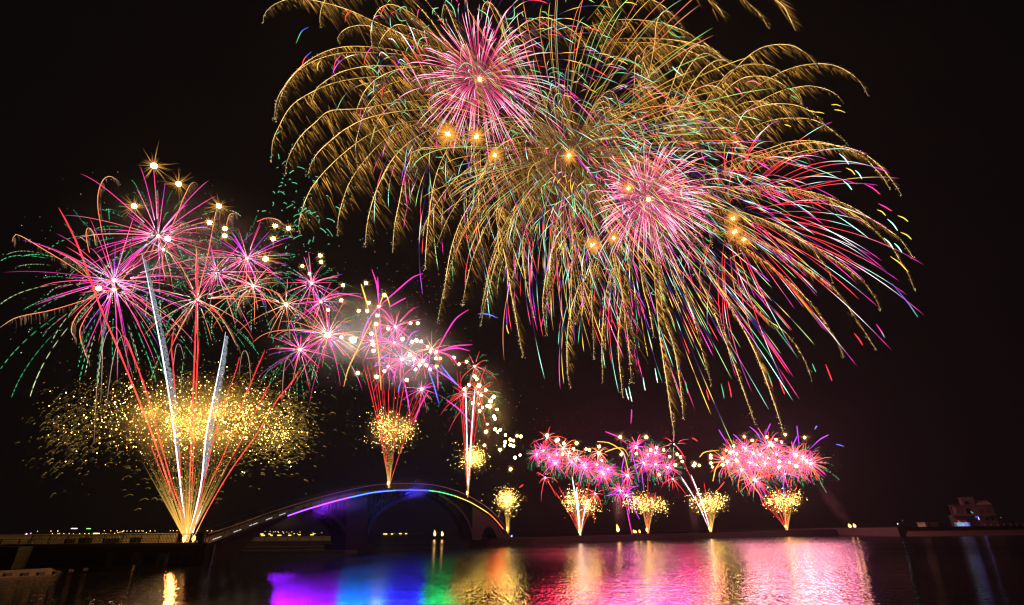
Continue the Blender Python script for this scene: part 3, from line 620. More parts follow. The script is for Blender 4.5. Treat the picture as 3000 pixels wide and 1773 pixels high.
# two dense pink chrysanthemums
for (px, py, D, R, n, sd, lab) in ((1406, 232, 300, 228, 165, 101, 'upper large pink and white chrysanthemum burst with a small orange heart'), (1900, 585, 290, 200, 190, 102, 'lower dense pink chrysanthemum burst in the middle of the falling colours')):
    c, root = burst_root(px, py, D, 'chrysanthemum_burst', lab, 'firework', BIG)
    items = shell(c, R, int(n * 1.45), sd, .16, (1.3, 2.3), .2, k_pink, 1.08, t0=(.12, .5), wind=.05)
    add_trails(root, c, items); core(root, c, 6, 'o')
    lamp('burst_light', root, (0, 0, 0), (1, .12, .42), 16000, 8)
    # green curls round the outside
    r = np.random.default_rng(sd); g = Glow(); m = mpp(c)
    for d in sphere_dirs(95, r, .3):
        q = c + d * R * m * r.uniform(.85, 1.45); L = R * m * r.uniform(.06, .16); a = r.normal(0, 1, 3); a /= np.linalg.norm(a); b = np.cross(a, d); t = np.linspace(0, 1, 7)[:, None]
        P = q + a * L * (t - .5) * 1.2 + b * L * .35 * np.sin(t * 3.6) + d * L * .4 * t
        g.tubes(P[None], 1.1 * m * np.sin(np.linspace(.3, 2.9, 7))[None], np.array(mul((.35, 1.1, .5), r.uniform(.4, 1.1)))[None, None])
    o = link('green_curl', g.mesh('green_curl', c), GLOW, root); o['kind'] = 'stuff'
# shells of many colours
for (px, py, D, R, n, sd, G, T, kf, wpx, t0, up, lab) in (
    (1395, 290, 310, 440, 170, 201, .34, (1.5, 2.6), k_multi, 1.15, (.6, 1.1), .12, 'wide many-coloured shell whose blue and red tips droop around the upper pink burst'),
    (1870, 590, 295, 430, 380, 202,   .40, (1.2, 2.35), k_multi, 1.2, (.5, 1.2), .0, 'widest many-coloured shell with green, violet and red tips raining below the lower pink burst'),
    (1640, 480, 305, 400, 210, 203, .36, (1.3, 2.7), k_multi, 1.15, (.5, 1.2), .05, 'many-coloured shell between the two pink bursts'),
    (2140, 640, 285, 400, 150, 204, .30, (1.2, 2.4), k_redfan, 1.25, (.3, .6), .1, 'red and turquoise shell fanning out beyond the two orange stars'),
    (1665, 470, 315, 600, 220, 205, .22, (1.0, 1.9), k_yellow, 1.3, (.10, .5), .18, 'yellow and green streak shell rising in a fan between the pink bursts')):
    c, root = burst_root(px, py, D, 'peony_burst', lab, 'firework', BIG)
    items = shell(c, R, n, sd, G, T, .14, kf, wpx, up=up, t0=t0)
    if sd == 204: items = [i for i in items if (i[0][-1] - c)[0] > -.15 * R * mpp(c)]
    add_trails(root, c, items)
# loose short comets on the outskirts, traced
def tr(pts, D, n=14): return lift(spline(pts, n), D)
c, root = burst_root(1400, 300, 312, 'comet_spray', 'scattered short red, green and yellow comets on the outskirts of the upper bursts', 'firework', BIG)
H = lambda x, y: (760 + x / 4.946, y / 4.946)
LO = [([(710, 395), (610, 460), (530, 630)], BLU, GRN), ([(755, 750), (660, 840), (605, 970)], BLU, RED), ([(885, 880), (845, 940), (835, 1030)], YEL, YEL), ([(1185, 795), (1100, 900), (1072, 1055)], MAG, RED), ([(1630, 670), (1550, 790), (1517, 930)], MAG, RED), ([(1325, 160), (1260, 220), (1240, 325)], RED, RED),
      ([(1830, 70), (1780, 150), (1760, 250)], RED, RED), ([(2315, 130), (2295, 180), (2290, 270)], MAG, RED), ([(1965, 450), (2060, 500), (2160, 640), (2400, 1050)], WHT, RED), ([(2135, 335), (2200, 440), (2290, 680), (2380, 900)], WHT, RED), ([(1870, 560), (1940, 580), (2030, 700)], WHT, GRN), ([(1735, 810), (1770, 755), (1880, 830)], PNK, CYA), ([(2005, 930), (2040, 860), (2125, 920)], VIO, CYA), ([(2075, 760), (2180, 950), (2370, 1300)], RED, PNK), ([(1915, 860), (2050, 1030), (2200, 1230)], RED, PNK)]
items = []
for pts, a, b in LO:
    P = tr([H(*q) for q in pts], 312); m = mpp(P[0]); u = np.linspace(0, 1, len(P)); items.append((P, 1.3 * m * np.interp(u, [0, .2, .8, 1], [.4, .75, .7, .3]), keyed([(0, mul(a, .8)), (.3, a), (.6, b), (1, mul(b, .5))], u)))
H2 = lambda x, y: (1800 + x / 3.091, y / 3.091)
for pts, a in (([(90, 22), (150, 25), (205, 45)], YEL), ([(1965, 950), (2010, 948), (2050, 962)], YEL), ([(1990, 995), (2040, 1000), (2090, 1020)], YEL), ([(1760, 1005), (1800, 1008), (1820, 1020)], YEL), ([(1820, 1015), (1860, 1018), (1900, 1028)], YEL), ([(1540, 1130), (1570, 1135), (1600, 1148)], YEL), ([(1195, 745), (1260, 735), (1330, 770)], (2.2, .4, .6)), ([(1090, 790), (1130, 820), (1165, 870)], (2, .3, .6)), ([(1560, 800), (1610, 810), (1645, 832)], GRN), ([(1600, 865), (1630, 880), (1663, 897)], GRN), ([(1355, 935), (1390, 945), (1418, 965)], (.8, 1.2, .3)), ([(420, 190), (500, 240), (580, 290)], GRN), ([(480, 280), (560, 330), (640, 335)], GRN), ([(525, 605), (570, 650), (620, 690)], CYA), ([(30, 545), (80, 560), (120, 583)], YEL)):
    P = tr([H2(*q) for q in pts], 300); m = mpp(P[0]); items.append((P, 1.15 * m * np.interp(np.linspace(0, 1, 14), [0, .3, 1], [.4, 1, .4]), np.tile(mul(a, .9), (14, 1))))
H3 = lambda x, y: (2300 + x / 2.969, 300 + y / 2.969)
for pts, a, b in (([(690, 710), (760, 745), (828, 800)], MAG, RED), ([(810, 880), (870, 910), (927, 945)], MAG, RED), ([(980, 985), (1030, 1005), (1070, 1038)], YEL, YEL), ([(1005, 1130), (1060, 1155), (1100, 1193)], YEL, YEL), ([(890, 1015), (940, 1060), (978, 1115)], CYA, CYA), ([(950, 1225), (985, 1260), (1017, 1305)], CYA, CYA), ([(915, 1340), (1000, 1400), (1070, 1475)], YEL, YEL), ([(610, 590), (645, 625), (668, 665)], CYA, CYA), ([(470, 445), (520, 490), (555, 540)], CYA, CYA), ([(530, 570), (580, 595), (608, 630)], YEL, YEL), ([(505, 680), (550, 720), (582, 762)], CYA, CYA), ([(860, 1180), (905, 1220), (943, 1277)], CYA, CYA), ([(800, 935), (840, 950), (875, 985)], YEL, YEL)):
    P = tr([H3(*q) for q in pts], 290); m = mpp(P[0]); u = np.linspace(0, 1, 14); items.append((P, 1.25 * m * np.interp(u, [0, .3, .8, 1], [.4, 1, 1, .4]), keyed([(0, mul(a, .7)), (.5, a), (1, b)], u)))
H6 = lambda x, y: (1400 + x / 1.86, 600 + y / 1.86)
for pts, a, b in (([(2255, 428), (2340, 530), (2397, 612)], BLU, GRN), ([(2170, 650), (2195, 685), (2217, 724)], MAG, GRN), ([(2050, 700), (2075, 730), (2097, 765)], RED, RED), ([(1895, 870), (1915, 920), (1930, 960)], RED, RED), ([(1640, 940), (1655, 990), (1672, 1033)], RED, RED), ([(1580, 915), (1592, 950), (1606, 992)], GRN, RED), ([(1822, 865), (1832, 890), (1842, 912)], GRN, GRN), ([(1365, 965), (1375, 1010), (1382, 1050)], RED, RED), ([(1325, 975), (1335, 1015), (1342, 1055)], GRN, GRN), ([(1245, 1005), (1252, 1035), (1260, 1065)], RED, RED), ([(1132, 960), (1137, 995), (1144, 1030)], GRN, GRN), ([(900, 940), (905, 975), (912, 1012)], CYA, WHT), ([(805, 1000), (813, 1035), (822, 1062)], CYA, WHT), ([(822, 990), (831, 1035), (840, 1073)], CYA, WHT), ([(965, 890), (972, 930), (980, 970)], CYA, WHT), ([(0, 595), (55, 597), (110, 618)], (.3, .45, 1.8), BLU), ([(155, 655), (160, 680), (168, 703)], YEL, YEL)):
    P = tr([H6(*q) for q in pts], 290); m = mpp(P[0]); u = np.linspace(0, 1, 14); items.append((P, 1.15 * m * np.interp(u, [0, .3, .8, 1], [.4, 1, 1, .4]), keyed([(0, mul(a, .7)), (.5, a), (1, b)], u)))
add_trails(root, c, items, 'comet')

# ---- gold willow shells: traced arcs, each with its curtain of falling embers
def willow(root, c, arcs, seed, D0, wind=.5, dens=1.0, glow=1.0):
    r = np.random.default_rng(seed); m0 = mpp(c); cpx = None
    for pts, Lpx in arcs:
        q = spline(pts, 40); dist = np.linalg.norm(q - np.array(pts[0]), axis=1)
        slope = r.uniform(-.35, .35); D = D0 + slope * dist * m0
        P = lift(q, D); u = np.linspace(0, 1, 40); m = m0
        L = dist[-1] if True else 0
        length = np.linalg.norm(np.diff(q, axis=0), axis=1).sum()
        tw = r.uniform(.55, 1.25, 40)[:, None]
        col = keyed([(0, (.25, .12, .03)), (.2, (1.0, .55, .13)), (.6, (2.6, 1.5, .42)), (.85, (2.9, 1.9, .7)), (1, (.5, .35, .14))], u) * tw * glow
        g = Glow().tubes(P[None], (1.05 * m * .5 * np.interp(u, [0, .5, 1], [.9, 1.15, .6]))[None], col[None])
        nb = int(length / 9); ub = r.uniform(.45, 1.04, nb); pb = np.stack([np.interp(np.clip(ub, 0, 1), u, P[:, k]) for k in range(3)], -1) + r.normal(0, 2.2 * m, (nb, 3))
        g.dots(pb, r.uniform(.5, 1.1, nb) * m, np.array([1.6, 1.2, .55])[None] * r.uniform(.3, 1.2, (nb, 1)))
        o = link('trail', g.mesh('trail', c), GLOW, root)
        ns = int(length / 1.55 * dens); us = np.sort(r.uniform(0.02, .97, ns)); a = np.stack([np.interp(us, u, P[:, k]) for k in range(3)], -1) + r.normal(0, 1.0 * m, (ns, 3))
        ln = 2.1 * Lpx * m * r.uniform(.2, 1.3, ns) * np.interp(us, [0, .3, .75, 1], [1.0, 1.2, .7, .2])
        st = r.uniform(0, .8, ns) ** 1.5
        dirv = np.stack([wind + r.normal(0, .10, ns) + .10 * np.sin(us * 23 + pts[0][0]), r.normal(0, .12, ns), -np.ones(ns)], -1); dirv /= np.linalg.norm(dirv, axis=1, keepdims=True)
        p0 = a + dirv * (ln * st)[:, None]; p1 = p0 + dirv * (ln * r.uniform(.35, .75, ns))[:, None]
        t = np.array([0, .4, 1.0]); S = p0[:, None] + (p1 - p0)[:, None] * t[None, :, None]
        br = r.uniform(.05, 1.0, ns) ** 2.4 * 2.3 * (1 - .95 * st) * glow * np.interp(us, [0, .2, .6, .85, 1], [.5, 1, .9, .55, .15]) * (.35 + .5 * np.sin(us * r.uniform(9, 15) + r.uniform(0, 6)) ** 2 + .5 * np.sin(us * 41 + r.uniform(0, 6)) ** 2)
        cc = np.array([1.05, .50, .085])[None, None] * br[:, None, None] * np.array([1, .75, .12])[None, :, None]
        cu = link('ember_curtain', Glow().tubes(S, np.array([.6, .5, .3])[None] * m, cc).mesh('ember_curtain', c), GLOW, o); cu['kind'] = 'stuff'
GA = [([(1330, 160), (1180, 100), (1087, 59), (1023, 30), (950, 8), (875, -6), (835, 0), (796, 18), (774, 44), (772, 67)], 62), ([(1200, -20), (1080, -50), (990, -35), (950, 4), (937, 50), (939, 81)], 70),
 ([(1330, 150), (1260, 91), (1215, 46), (1174, 22), (1140, 13), (1112, 26), (1094, 55), (1087, 85), (1088, 121), (1094, 148)], 70), ([(1350, 180), (1270, 110), (1215, 85), (1168, 72), (1142, 85), (1122, 107), (1110, 131), (1107, 150)], 55),
 ([(1300, 165), (1210, 120), (1154, 101), (1104, 81), (1063, 74), (1029, 78), (1007, 89), (992, 105), (990, 119), (997, 129)], 42), ([(1240, 165), (1150, 145), (1075, 137), (1023, 136), (982, 142), (942, 156), (901, 180), (871, 206), (845, 235), (827, 263), (810, 297), (803, 350)], 26),
 ([(1260, 175), (1160, 158), (1094, 155), (1043, 153), (992, 157), (942, 170), (901, 188), (865, 214), (845, 239), (829, 267), (815, 310), (807, 352)], 46), ([(1300, 215), (1210, 197), (1144, 194), (1094, 193), (1043, 199), (992, 214), (952, 239), (932, 255), (920, 273), (911, 307)], 34),
 ([(1250, 235), (1130, 225), (1063, 228), (1003, 237), (950, 253), (901, 277), (865, 300), (840, 328), (816, 373), (799, 415), (795, 472)], 60), ([(1280, 290), (1151, 302), (1060, 318), (967, 325), (925, 358), (887, 392), (858, 434), (840, 476), (835, 514)], 50),
 ([(1330, 205), (1260, 193), (1198, 198), (1151, 208), (1104, 231), (1071, 264), (1052, 302), (1038, 344)], 70), ([(1340, 240), (1250, 225), (1175, 236), (1127, 255), (1090, 292), (1066, 330), (1052, 377), (1042, 425), (1045, 476)], 95),
 ([(1290, 320), (1180, 325), (1080, 345), (1014, 377), (976, 406), (939, 439), (915, 472), (901, 514)], 62), ([(1270, 345), (1160, 365), (1080, 396), (1014, 443), (958, 495), (915, 547), (892, 594), (877, 646), (875, 679)], 58), ([(1300, 345), (1200, 370), (1127, 410), (1071, 467), (1028, 528), (1005, 585), (991, 642), (988, 690)], 45),
 ([(1330, 355), (1250, 385), (1189, 425), (1146, 472), (1113, 533), (1090, 594), (1075, 660), (1070, 720)], 45), ([(1350, 350), (1290, 380), (1245, 415), (1203, 467), (1184, 519), (1170, 590), (1156, 660), (1150, 740)], 42), ([(1370, 360), (1320, 420), (1282, 500), (1262, 590), (1250, 700), (1245, 790)], 40),
 ([(1385, 250), (1358, 142), (1330, 71), (1311, 24), (1302, 12), (1297, 28), (1292, 61)], 45), ([(1420, 230), (1472, 94), (1453, 28), (1429, 5), (1415, 19), (1410, 57)], 45), ([(1410, 330), (1390, 230), (1372, 150), (1358, 130), (1350, 155), (1350, 200)], 35),
 ([(1430, 230), (1490, 110), (1552, 61), (1599, 52), (1646, 71), (1693, 104), (1731, 156), (1750, 175)], 60), ([(1420, 200), (1316, 132), (1260, 57), (1195, -15)], 18), ([(1425, 190), (1340, 123), (1290, 55), (1235, -15)], 18), ([(1400, 240), (1380, 300), (1385, 420), (1400, 560), (1405, 650)], 30)]
GB = [([(1720, 60), (1800, -25), (1870, -25), (1913, 0), (1936, 13), (1958, 31), (1990, 70)], 60), ([(1880, 320), (1905, 200), (1918, 123), (1921, 81), (1929, 52), (1947, 32), (1968, 40), (1988, 61), (2002, 86)], 55), ([(1690, 85), (1800, 60), (1848, 57), (1897, 61), (1946, 70), (1994, 86), (2033, 107), (2075, 134), (2107, 158), (2140, 181), (2170, 205)], 55),
 ([(1760, 118), (1860, 112), (1929, 113), (1994, 120), (2052, 133), (2100, 160), (2160, 200)], 36), ([(1740, 135), (1800, 126), (1897, 125), (1962, 133), (2010, 147), (2059, 168), (2098, 200), (2123, 226), (2149, 259)], 42), ([(1870, 330), (1878, 230), (1887, 152), (1905, 133), (1920, 141), (1940, 165), (1962, 205)], 45),
 ([(1850, 330), (1858, 250), (1861, 181), (1868, 162), (1881, 176), (1894, 207), (1915, 260)], 38), ([(1900, 400), (1945, 310), (1971, 246), (1984, 210), (2004, 171), (2026, 142), (2047, 133), (2068, 137), (2091, 152)], 48), ([(1930, 390), (1970, 300), (1994, 246), (2013, 207), (2039, 171), (2062, 157), (2085, 162), (2110, 178)], 45),
 ([(1930, 420), (1975, 350), (2007, 288), (2026, 252), (2055, 210), (2085, 184), (2114, 175), (2136, 184), (2159, 200)], 45), ([(2060, 330), (2110, 250), (2159, 197), (2188, 168), (2227, 142), (2272, 131), (2318, 133), (2350, 149), (2376, 171), (2395, 197)], 46),
 ([(1980, 430), (2040, 340), (2081, 278), (2110, 239), (2143, 207), (2178, 191), (2220, 188), (2259, 194), (2285, 210), (2301, 223)], 46), ([(2010, 420), (2070, 330), (2110, 281), (2140, 252), (2172, 231), (2207, 223), (2246, 226), (2279, 239), (2311, 259), (2334, 278), (2350, 304)], 40), ([(2060, 390), (2110, 335), (2162, 294), (2214, 256), (2266, 223), (2318, 200), (2376, 188), (2431, 189), (2479, 207), (2518, 239), (2544, 281)], 40),
 ([(2120, 380), (2175, 330), (2230, 294), (2285, 268), (2334, 256), (2376, 252), (2421, 262), (2450, 278), (2473, 301)], 32), ([(1960, 370), (1990, 320), (2020, 285), (2046, 259), (2075, 251), (2104, 256), (2127, 275), (2153, 307)], 42), ([(2050, 390), (2100, 345), (2153, 314), (2182, 301), (2220, 296), (2263, 304), (2305, 323), (2337, 349)], 34),
 ([(2080, 400), (2140, 350), (2188, 327), (2237, 309), (2285, 304), (2334, 309), (2376, 327), (2402, 349), (2421, 372)], 34), ([(2060, 450), (2120, 415), (2185, 382), (2230, 362), (2279, 349), (2331, 346), (2382, 351), (2424, 372), (2457, 398), (2483, 424)], 32), ([(1990, 390), (2020, 340), (2052, 311), (2085, 299), (2117, 307), (2149, 327), (2179, 356), (2204, 385), (2227, 417)], 36),
 ([(1990, -60), (2040, -40), (2078, 0), (2101, 19), (2123, 52)], 40), ([(2060, -80), (2130, -50), (2178, 0), (2207, 23), (2233, 52), (2253, 84)], 40), ([(2150, -90), (2220, -55), (2275, 0), (2298, 23), (2311, 48), (2330, 90)], 45)]
GCc = [([(2000, 560), (2120, 480), (2259, 433), (2305, 417), (2363, 412), (2421, 419), (2479, 437), (2529, 459), (2559, 489), (2586, 519), (2606, 553)], 30), ([(2010, 575), (2140, 490), (2270, 440), (2320, 425), (2380, 418), (2440, 425), (2502, 438), (2549, 462), (2586, 495), (2613, 529), (2640, 569)], 24),
 ([(1960, 590), (2080, 555), (2200, 545), (2300, 549), (2351, 558), (2401, 569), (2445, 586), (2489, 603), (2529, 627), (2566, 650), (2603, 674), (2637, 701), (2657, 728), (2676, 755)], 26), ([(1970, 600), (2120, 555), (2220, 545), (2300, 551), (2367, 569), (2435, 590), (2475, 613), (2509, 637), (2549, 664), (2586, 697), (2620, 734), (2637, 765), (2657, 795), (2680, 850)], 22),
 ([(1990, 620), (2110, 612), (2200, 630), (2300, 670), (2340, 694), (2374, 724), (2401, 758), (2428, 795), (2440, 830)], 26), ([(1540, 470), (1480, 530), (1454, 627), (1470, 708), (1486, 788), (1499, 869), (1510, 923), (1521, 987), (1532, 1046)], 30), ([(1800, 660), (1750, 730), (1723, 804), (1696, 842), (1674, 901), (1663, 966), (1661, 1030), (1663, 1095), (1672, 1138)], 30),
 ([(1895, 650), (1908, 720), (1916, 804), (1924, 896), (1932, 976), (1943, 1057), (1954, 1127), (1965, 1208), (1975, 1272)], 26), ([(1910, 650), (1928, 780), (1943, 923), (1970, 1003), (1986, 1084), (1997, 1165), (2002, 1224)], 16), ([(1930, 650), (1960, 730), (1991, 815), (2029, 923), (2050, 1003), (2067, 1068), (2085, 1130)], 16), ([(1930, 620), (1970, 670), (2018, 761), (2072, 869), (2115, 976), (2153, 1073), (2185, 1165), (2212, 1240)], 16),
 ([(1960, 640), (2010, 700), (2072, 788), (2142, 901), (2201, 1009), (2239, 1100), (2271, 1191), (2295, 1264)], 20), ([(2000, 660), (2075, 740), (2153, 826), (2233, 923), (2303, 976), (2352, 1046), (2378, 1111)], 16), ([(2040, 640), (2110, 680), (2196, 734), (2287, 804), (2368, 880), (2422, 955), (2454, 1003), (2470, 1046)], 20), ([(2060, 620), (2140, 655), (2233, 708), (2368, 788), (2454, 858), (2513, 944), (2567, 1025)], 20),
 ([(2080, 590), (2200, 630), (2314, 681), (2421, 745), (2518, 815), (2561, 869), (2580, 909)], 22), ([(1860, 680), (1884, 842), (1900, 901), (1916, 987)], 14), ([(1820, 690), (1776, 853), (1766, 949), (1763, 1030), (1766, 1122)], 14), ([(1850, 690), (1825, 858), (1814, 949), (1811, 1030), (1825, 1165)], 14), ([(1620, 520), (1560, 620), (1530, 720), (1545, 850), (1565, 930)], 22), ([(1660, 560), (1690, 700), (1710, 850), (1685, 950)], 22),
 ([(1530, 450), (1440, 520), (1370, 610), (1330, 700), (1310, 790), (1300, 870)], 30), ([(1560, 430), (1450, 450), (1340, 520), (1270, 610), (1225, 700)], 30), ([(1700, 600), (1640, 680), (1610, 760), (1590, 880), (1600, 980)], 24), ([(1760, 560), (1780, 660), (1800, 780), (1830, 880), (1850, 960)], 24)]
for arcs, px, py, D, sd, wd, lab in ((GA, 1406, 225, 330, 301, .62, 'gold willow shell with drooping ember arcs left of the upper pink burst'), (GB, 1900, 400, 335, 302, .42, 'gold willow shell with nested humped ember arcs at the upper right'), (GCc, 1900, 590, 320, 303, .40, 'gold willow shell whose long ember tails hang down over the breakwater')):
    c, root = burst_root(px, py, D, 'gold_willow_burst', lab, 'firework', 'gold willow shells'); willow(root, c, arcs, sd, D, wd)
# a fourth, fainter willow fills the gap between them
r = np.random.default_rng(5); arcs = []
for k in range(46):
    a = r.uniform(0, 2 * math.pi); R = r.uniform(260, 470); x0, y0 = 1690 + math.cos(a) * 40, 430 + math.sin(a) * 40; tt = np.linspace(0, r.uniform(1.6, 2.6), 8); s = 1 - np.exp(-tt)
    arcs.append(([(x0 + R * math.cos(a) * s_ * .95, y0 + R * math.sin(a) * s_ * .8 + R * .5 * (t_ - s_)) for s_, t_ in zip(s, tt)], r.uniform(20, 42)))
c, root = burst_root(1690, 430, 340, 'gold_willow_burst', 'dense gold willow shell filling the sky between the two pink bursts', 'firework', 'gold willow shells'); willow(root, c, arcs, 304, 340, .42, .8, .6)

# orange glittering stars inside the large bursts
OS = [(1312, 395, 13), (1396, 400, 10), (1449, 455, 9), (1667, 457, 9), (1841, 551, 8), (1737, 719, 10), (1797, 698, 7), (2148, 640, 8), (2152, 680, 10), (2179, 702, 8)]
for i, (x, y, rr) in enumerate(sorted(OS)): flash_star(x, y, 280, rr * .85, 'orange flash star with fuzzy halo inside the large bursts, %s from the left' % ORD[i], 'orange stars in the large bursts', 'o')

# ---- medium shells on the left -------------------------------------------
def k_mag(r):
    a = [MAG, (1.8, .09, .55), (1.8, .12, .4), VIO, (2.0, .3, .7), (2.0, .35, .35)][r.integers(6)]; b = [VIO, MAG, RED, (1.8, .12, .5)][r.integers(4)]; k = r.uniform(.45, 1.3)
    return [(0, (2.2, 1.2, 1.8)), (.10, mul(a, 1.2 * k)), (.55, mul(a, k)), (.85, mul(b, .7 * k)), (1, mul(b, .25 * k))], [(0, 1.2), (.3, 1), (.8, .8), (1, .25)]
def k_sal(r):
    k = r.uniform(.5, 1.0); return [(0, (2.4, 1.8, 1.4)), (.12, mul(SAL, k)), (.6, mul(ORG, k)), (1, mul((.9, .15, .08), k))], [(0, 1.2), (.3, 1), (.9, .9), (1, .4)]
def k_redp(r): return [(0, (2.4, 1.2, 1.0)), (.2, mul(RED, .9)), (1, mul(RED, .55))], [(0, .7), (.5, 1.1), (1, .35)]
def k_pal(r):
    return [(0, (2.2, 1.4, 2.2)), (.15, mul(MAG, 1.1)), (.7, mul(VIO, 1.0)), (1, mul(VIO, .5))], [(0, .7), (.5, 1.1), (.9, .9), (1, .3)]
def green_dashes(c, Rpx, n, seed, wpx, G=.2):
    r = np.random.default_rng(seed); m = mpp(c); out = []
    for d in sphere_dirs(n, r, .3):
        t = np.linspace(r.uniform(.35, .9), r.uniform(1.2, 2.6), 30); P = fly(c, d, np.array(Rpx * m * r.uniform(.8, 1.25)), t, G, .08)
        f = r.uniform(1.3, 2.6); on = (np.sin(np.arange(30) * f + r.uniform(0, 6)) > -.15).astype(float); fade = np.linspace(.5, 1.1, 30); k = r.uniform(.35, .95)
        out.append((P, wpx * .5 * m * np.ones(30) * np.interp(np.arange(30), [0, 4, 26, 29], [.3, 1, 1, .5]), np.array(GRN if r.random() < .8 else (.9, 1.1, .5))[None] * (on * fade * k)[:, None]))
    return out
def twinkle(root, c, Rpx, n, seed, cols, rpx=(.8, 1.8), squash=.8, drop=.15):
    r = np.random.default_rng(seed); m = mpp(c); d = sphere_dirs(n, r, .4) * (Rpx * m * r.uniform(.5, 1.15, n))[:, None]; d[:, 2] = d[:, 2] * squash - Rpx * m * drop
    o = link('twinkling_star', Glow().dots(c + d, r.uniform(*rpx, n) * m * .6, np.array(cols)[r.integers(len(cols), size=n)] * r.uniform(.3, 1.2, (n, 1))).mesh('twinkling_star', c), GLOW, root); o['kind'] = 'stuff'
MED = [ # px, py, R, n trails, kind, D, core px, greens, label
 (334, 822, 300, 44, 'm', 96, 10, 60, 'large magenta and green burst with a white double heart at the far left'),
 (335, 849, 190, 20, 'm', 95, 9, 26, 'magenta burst overlapping the largest left one, its white heart just below'),
 (463, 691, 240, 40, 'm', 102, 9, 40, 'large magenta burst whose white heart touches a yellow star, above the silver comet'),
 (479, 731, 110, 9, 's', 103, 8, 16, 'small salmon burst just below the heart of the second large magenta burst'),
 (578, 877, 230, 16, 's', 108, 8, 26, 'salmon burst with long orange arms hanging over the left gold cloud'),
 (636, 800, 165, 30, 'm', 112, 8, 26, 'magenta burst crossing salmon streaks above the right silver comet'),
 (724, 757, 165, 30, 'm', 116, 8, 34, 'magenta burst trimmed with green dashes below three yellow stars'),
 (742, 838, 140, 20, 's', 120, 8, 14, 'salmon burst with feathery hooked arms between two magenta bursts'),
 (913, 830, 120, 26, 'm', 128, 8, 36, 'pink burst wrapped in green dashes below a pair of yellow stars'),
 (838, 893, 110, 18, 's', 126, 11, 12, 'salmon burst with a smoky white heart left of the bright smoke'),
 (940, 884, 110, 22, 'm', 132, 7, 18, 'pink burst with small white heart directly above the salmon glare'),
 (960, 982, 175, 44, 'k', 138, 19, 30, 'salmon pink burst with the largest white glare at its heart'),
 (879, 1024, 125, 26, 'm', 134, 9, 22, 'magenta starburst hanging lowest left of the bright smoke'),
 (1158, 958, 95, 26, 'm', 158, 7, 12, 'fine magenta burst right of the violet palm'),
 (1155, 1004, 90, 22, 'm', 160, 6, 10, 'fine magenta burst below the fine one right of the violet palm'),
 (1176, 1053, 80, 20, 'm', 162, 6, 10, 'small magenta burst on the right edge of the grey smoke'),
 (1138, 1073, 70, 18, 'm', 161, 6, 10, 'small magenta burst at the lower edge of the grey smoke'),
 (1090, 1000, 100, 22, 'm', 158, 6, 14, 'dim violet pink burst in the middle of the grey smoke'),
 (1238, 1060, 85, 24, 'm', 166, 7, 12, 'small pink burst among clustered white stars'),
 (1264, 1022, 90, 20, 's', 168, 6, 10, 'small coral burst with arms curling to the right'),
 (1235, 1140, 62, 18, 'm', 166, 8, 8, 'tiny magenta burst just above the gold ball on the bridge'),
 (1391, 1073, 60, 12, 'r', 175, 5, 20, 'tiny red burst with green dashes at the top of the yellow star stream'),
 (1360, 1155, 80, 16, 'r', 174, 5, 12, 'red burst with long drooping arms left of the yellow star stream'),
 (1400, 1150, 100, 16, 'r', 178, 4, 30, 'loose red and green burst right of the yellow star stream'),
]
KF = {'m': k_mag, 's': k_sal, 'k': lambda r: k_mag(r) if r.random() < .5 else k_sal(r), 'r': k_redp, 'p': k_pal}
for i, (px, py, R, n, kd, D, cr, ng, lab) in enumerate(MED):
    c, root = burst_root(px, py, D, 'shell_burst', lab, 'firework', 'magenta and salmon shells over the bridge')
    add_trails(root, c, shell(c, R * (.9 if R > 120 else 1), int(n * 1.5), 400 + i, .12 if kd == 'm' else .26, (.6, 2.2), .34, KF[kd], 1.2 if R > 120 else 1.05, t0=(.02, .22), wind=.02))
    add_trails(root, c, green_dashes(c, R * .95, ng, 450 + i, 1.7 if R > 120 else 1.4), 'green_trail')
    core(root, c, cr * .45, 'w' if kd != 'm' or cr > 8 else 'p')
    twinkle(root, c, R * 1.05, int(20 + R * .22), 480 + i, [(1.2, 1.4, 1.2), (.3, 1.3, .7), (1.5, 1.2, .9)])
# orange tails with a fringe of hooked embers, traced
TL_ = [(0, [(264, 819), (199, 774), (125, 729), (75, 699), (45, 687), (35, 709)]), (0, [(269, 821), (234, 779), (199, 754), (184, 759)]), (1, [(330, 850), (249, 879), (150, 909), (50, 930), (0, 960)]), (1, [(279, 869), (229, 919), (209, 963), (219, 993)]), (1, [(272, 899), (244, 943), (234, 983), (259, 1063)]), (1, [(344, 859), (399, 894), (439, 923), (451, 931)]),
 (0, [(262, 740), (257, 719), (252, 684), (259, 667), (274, 684), (280, 720)]), (2, [(299, 680), (287, 609), (289, 560), (304, 525), (324, 517), (344, 530)]), (2, [(490, 690), (519, 629), (534, 589), (558, 540), (573, 535)]), (2, [(492, 699), (529, 659), (548, 654)]), (2, [(494, 699), (548, 674), (598, 667), (623, 674)]), (3, [(479, 731), (476, 779), (486, 814)]),
 (4, [(578, 874), (573, 804), (576, 739), (571, 719)]), (4, [(578, 874), (608, 749), (633, 619), (643, 614), (653, 629)]), (4, [(581, 874), (638, 779), (668, 749)]), (4, [(583, 879), (633, 913), (668, 963), (693, 1013)]), (7, [(738, 836), (713, 834), (683, 859), (673, 884)]), (7, [(743, 839), (708, 869), (693, 909)]), (7, [(743, 839), (768, 819), (803, 814)]), (6, [(753, 649), (783, 639), (813, 644), (828, 659)]), (6, [(663, 659), (673, 629), (693, 624)]), (4, [(484, 983), (529, 933), (553, 904)])]
medroots = [o for o in COL.objects if o.name.startswith('shell_burst')]
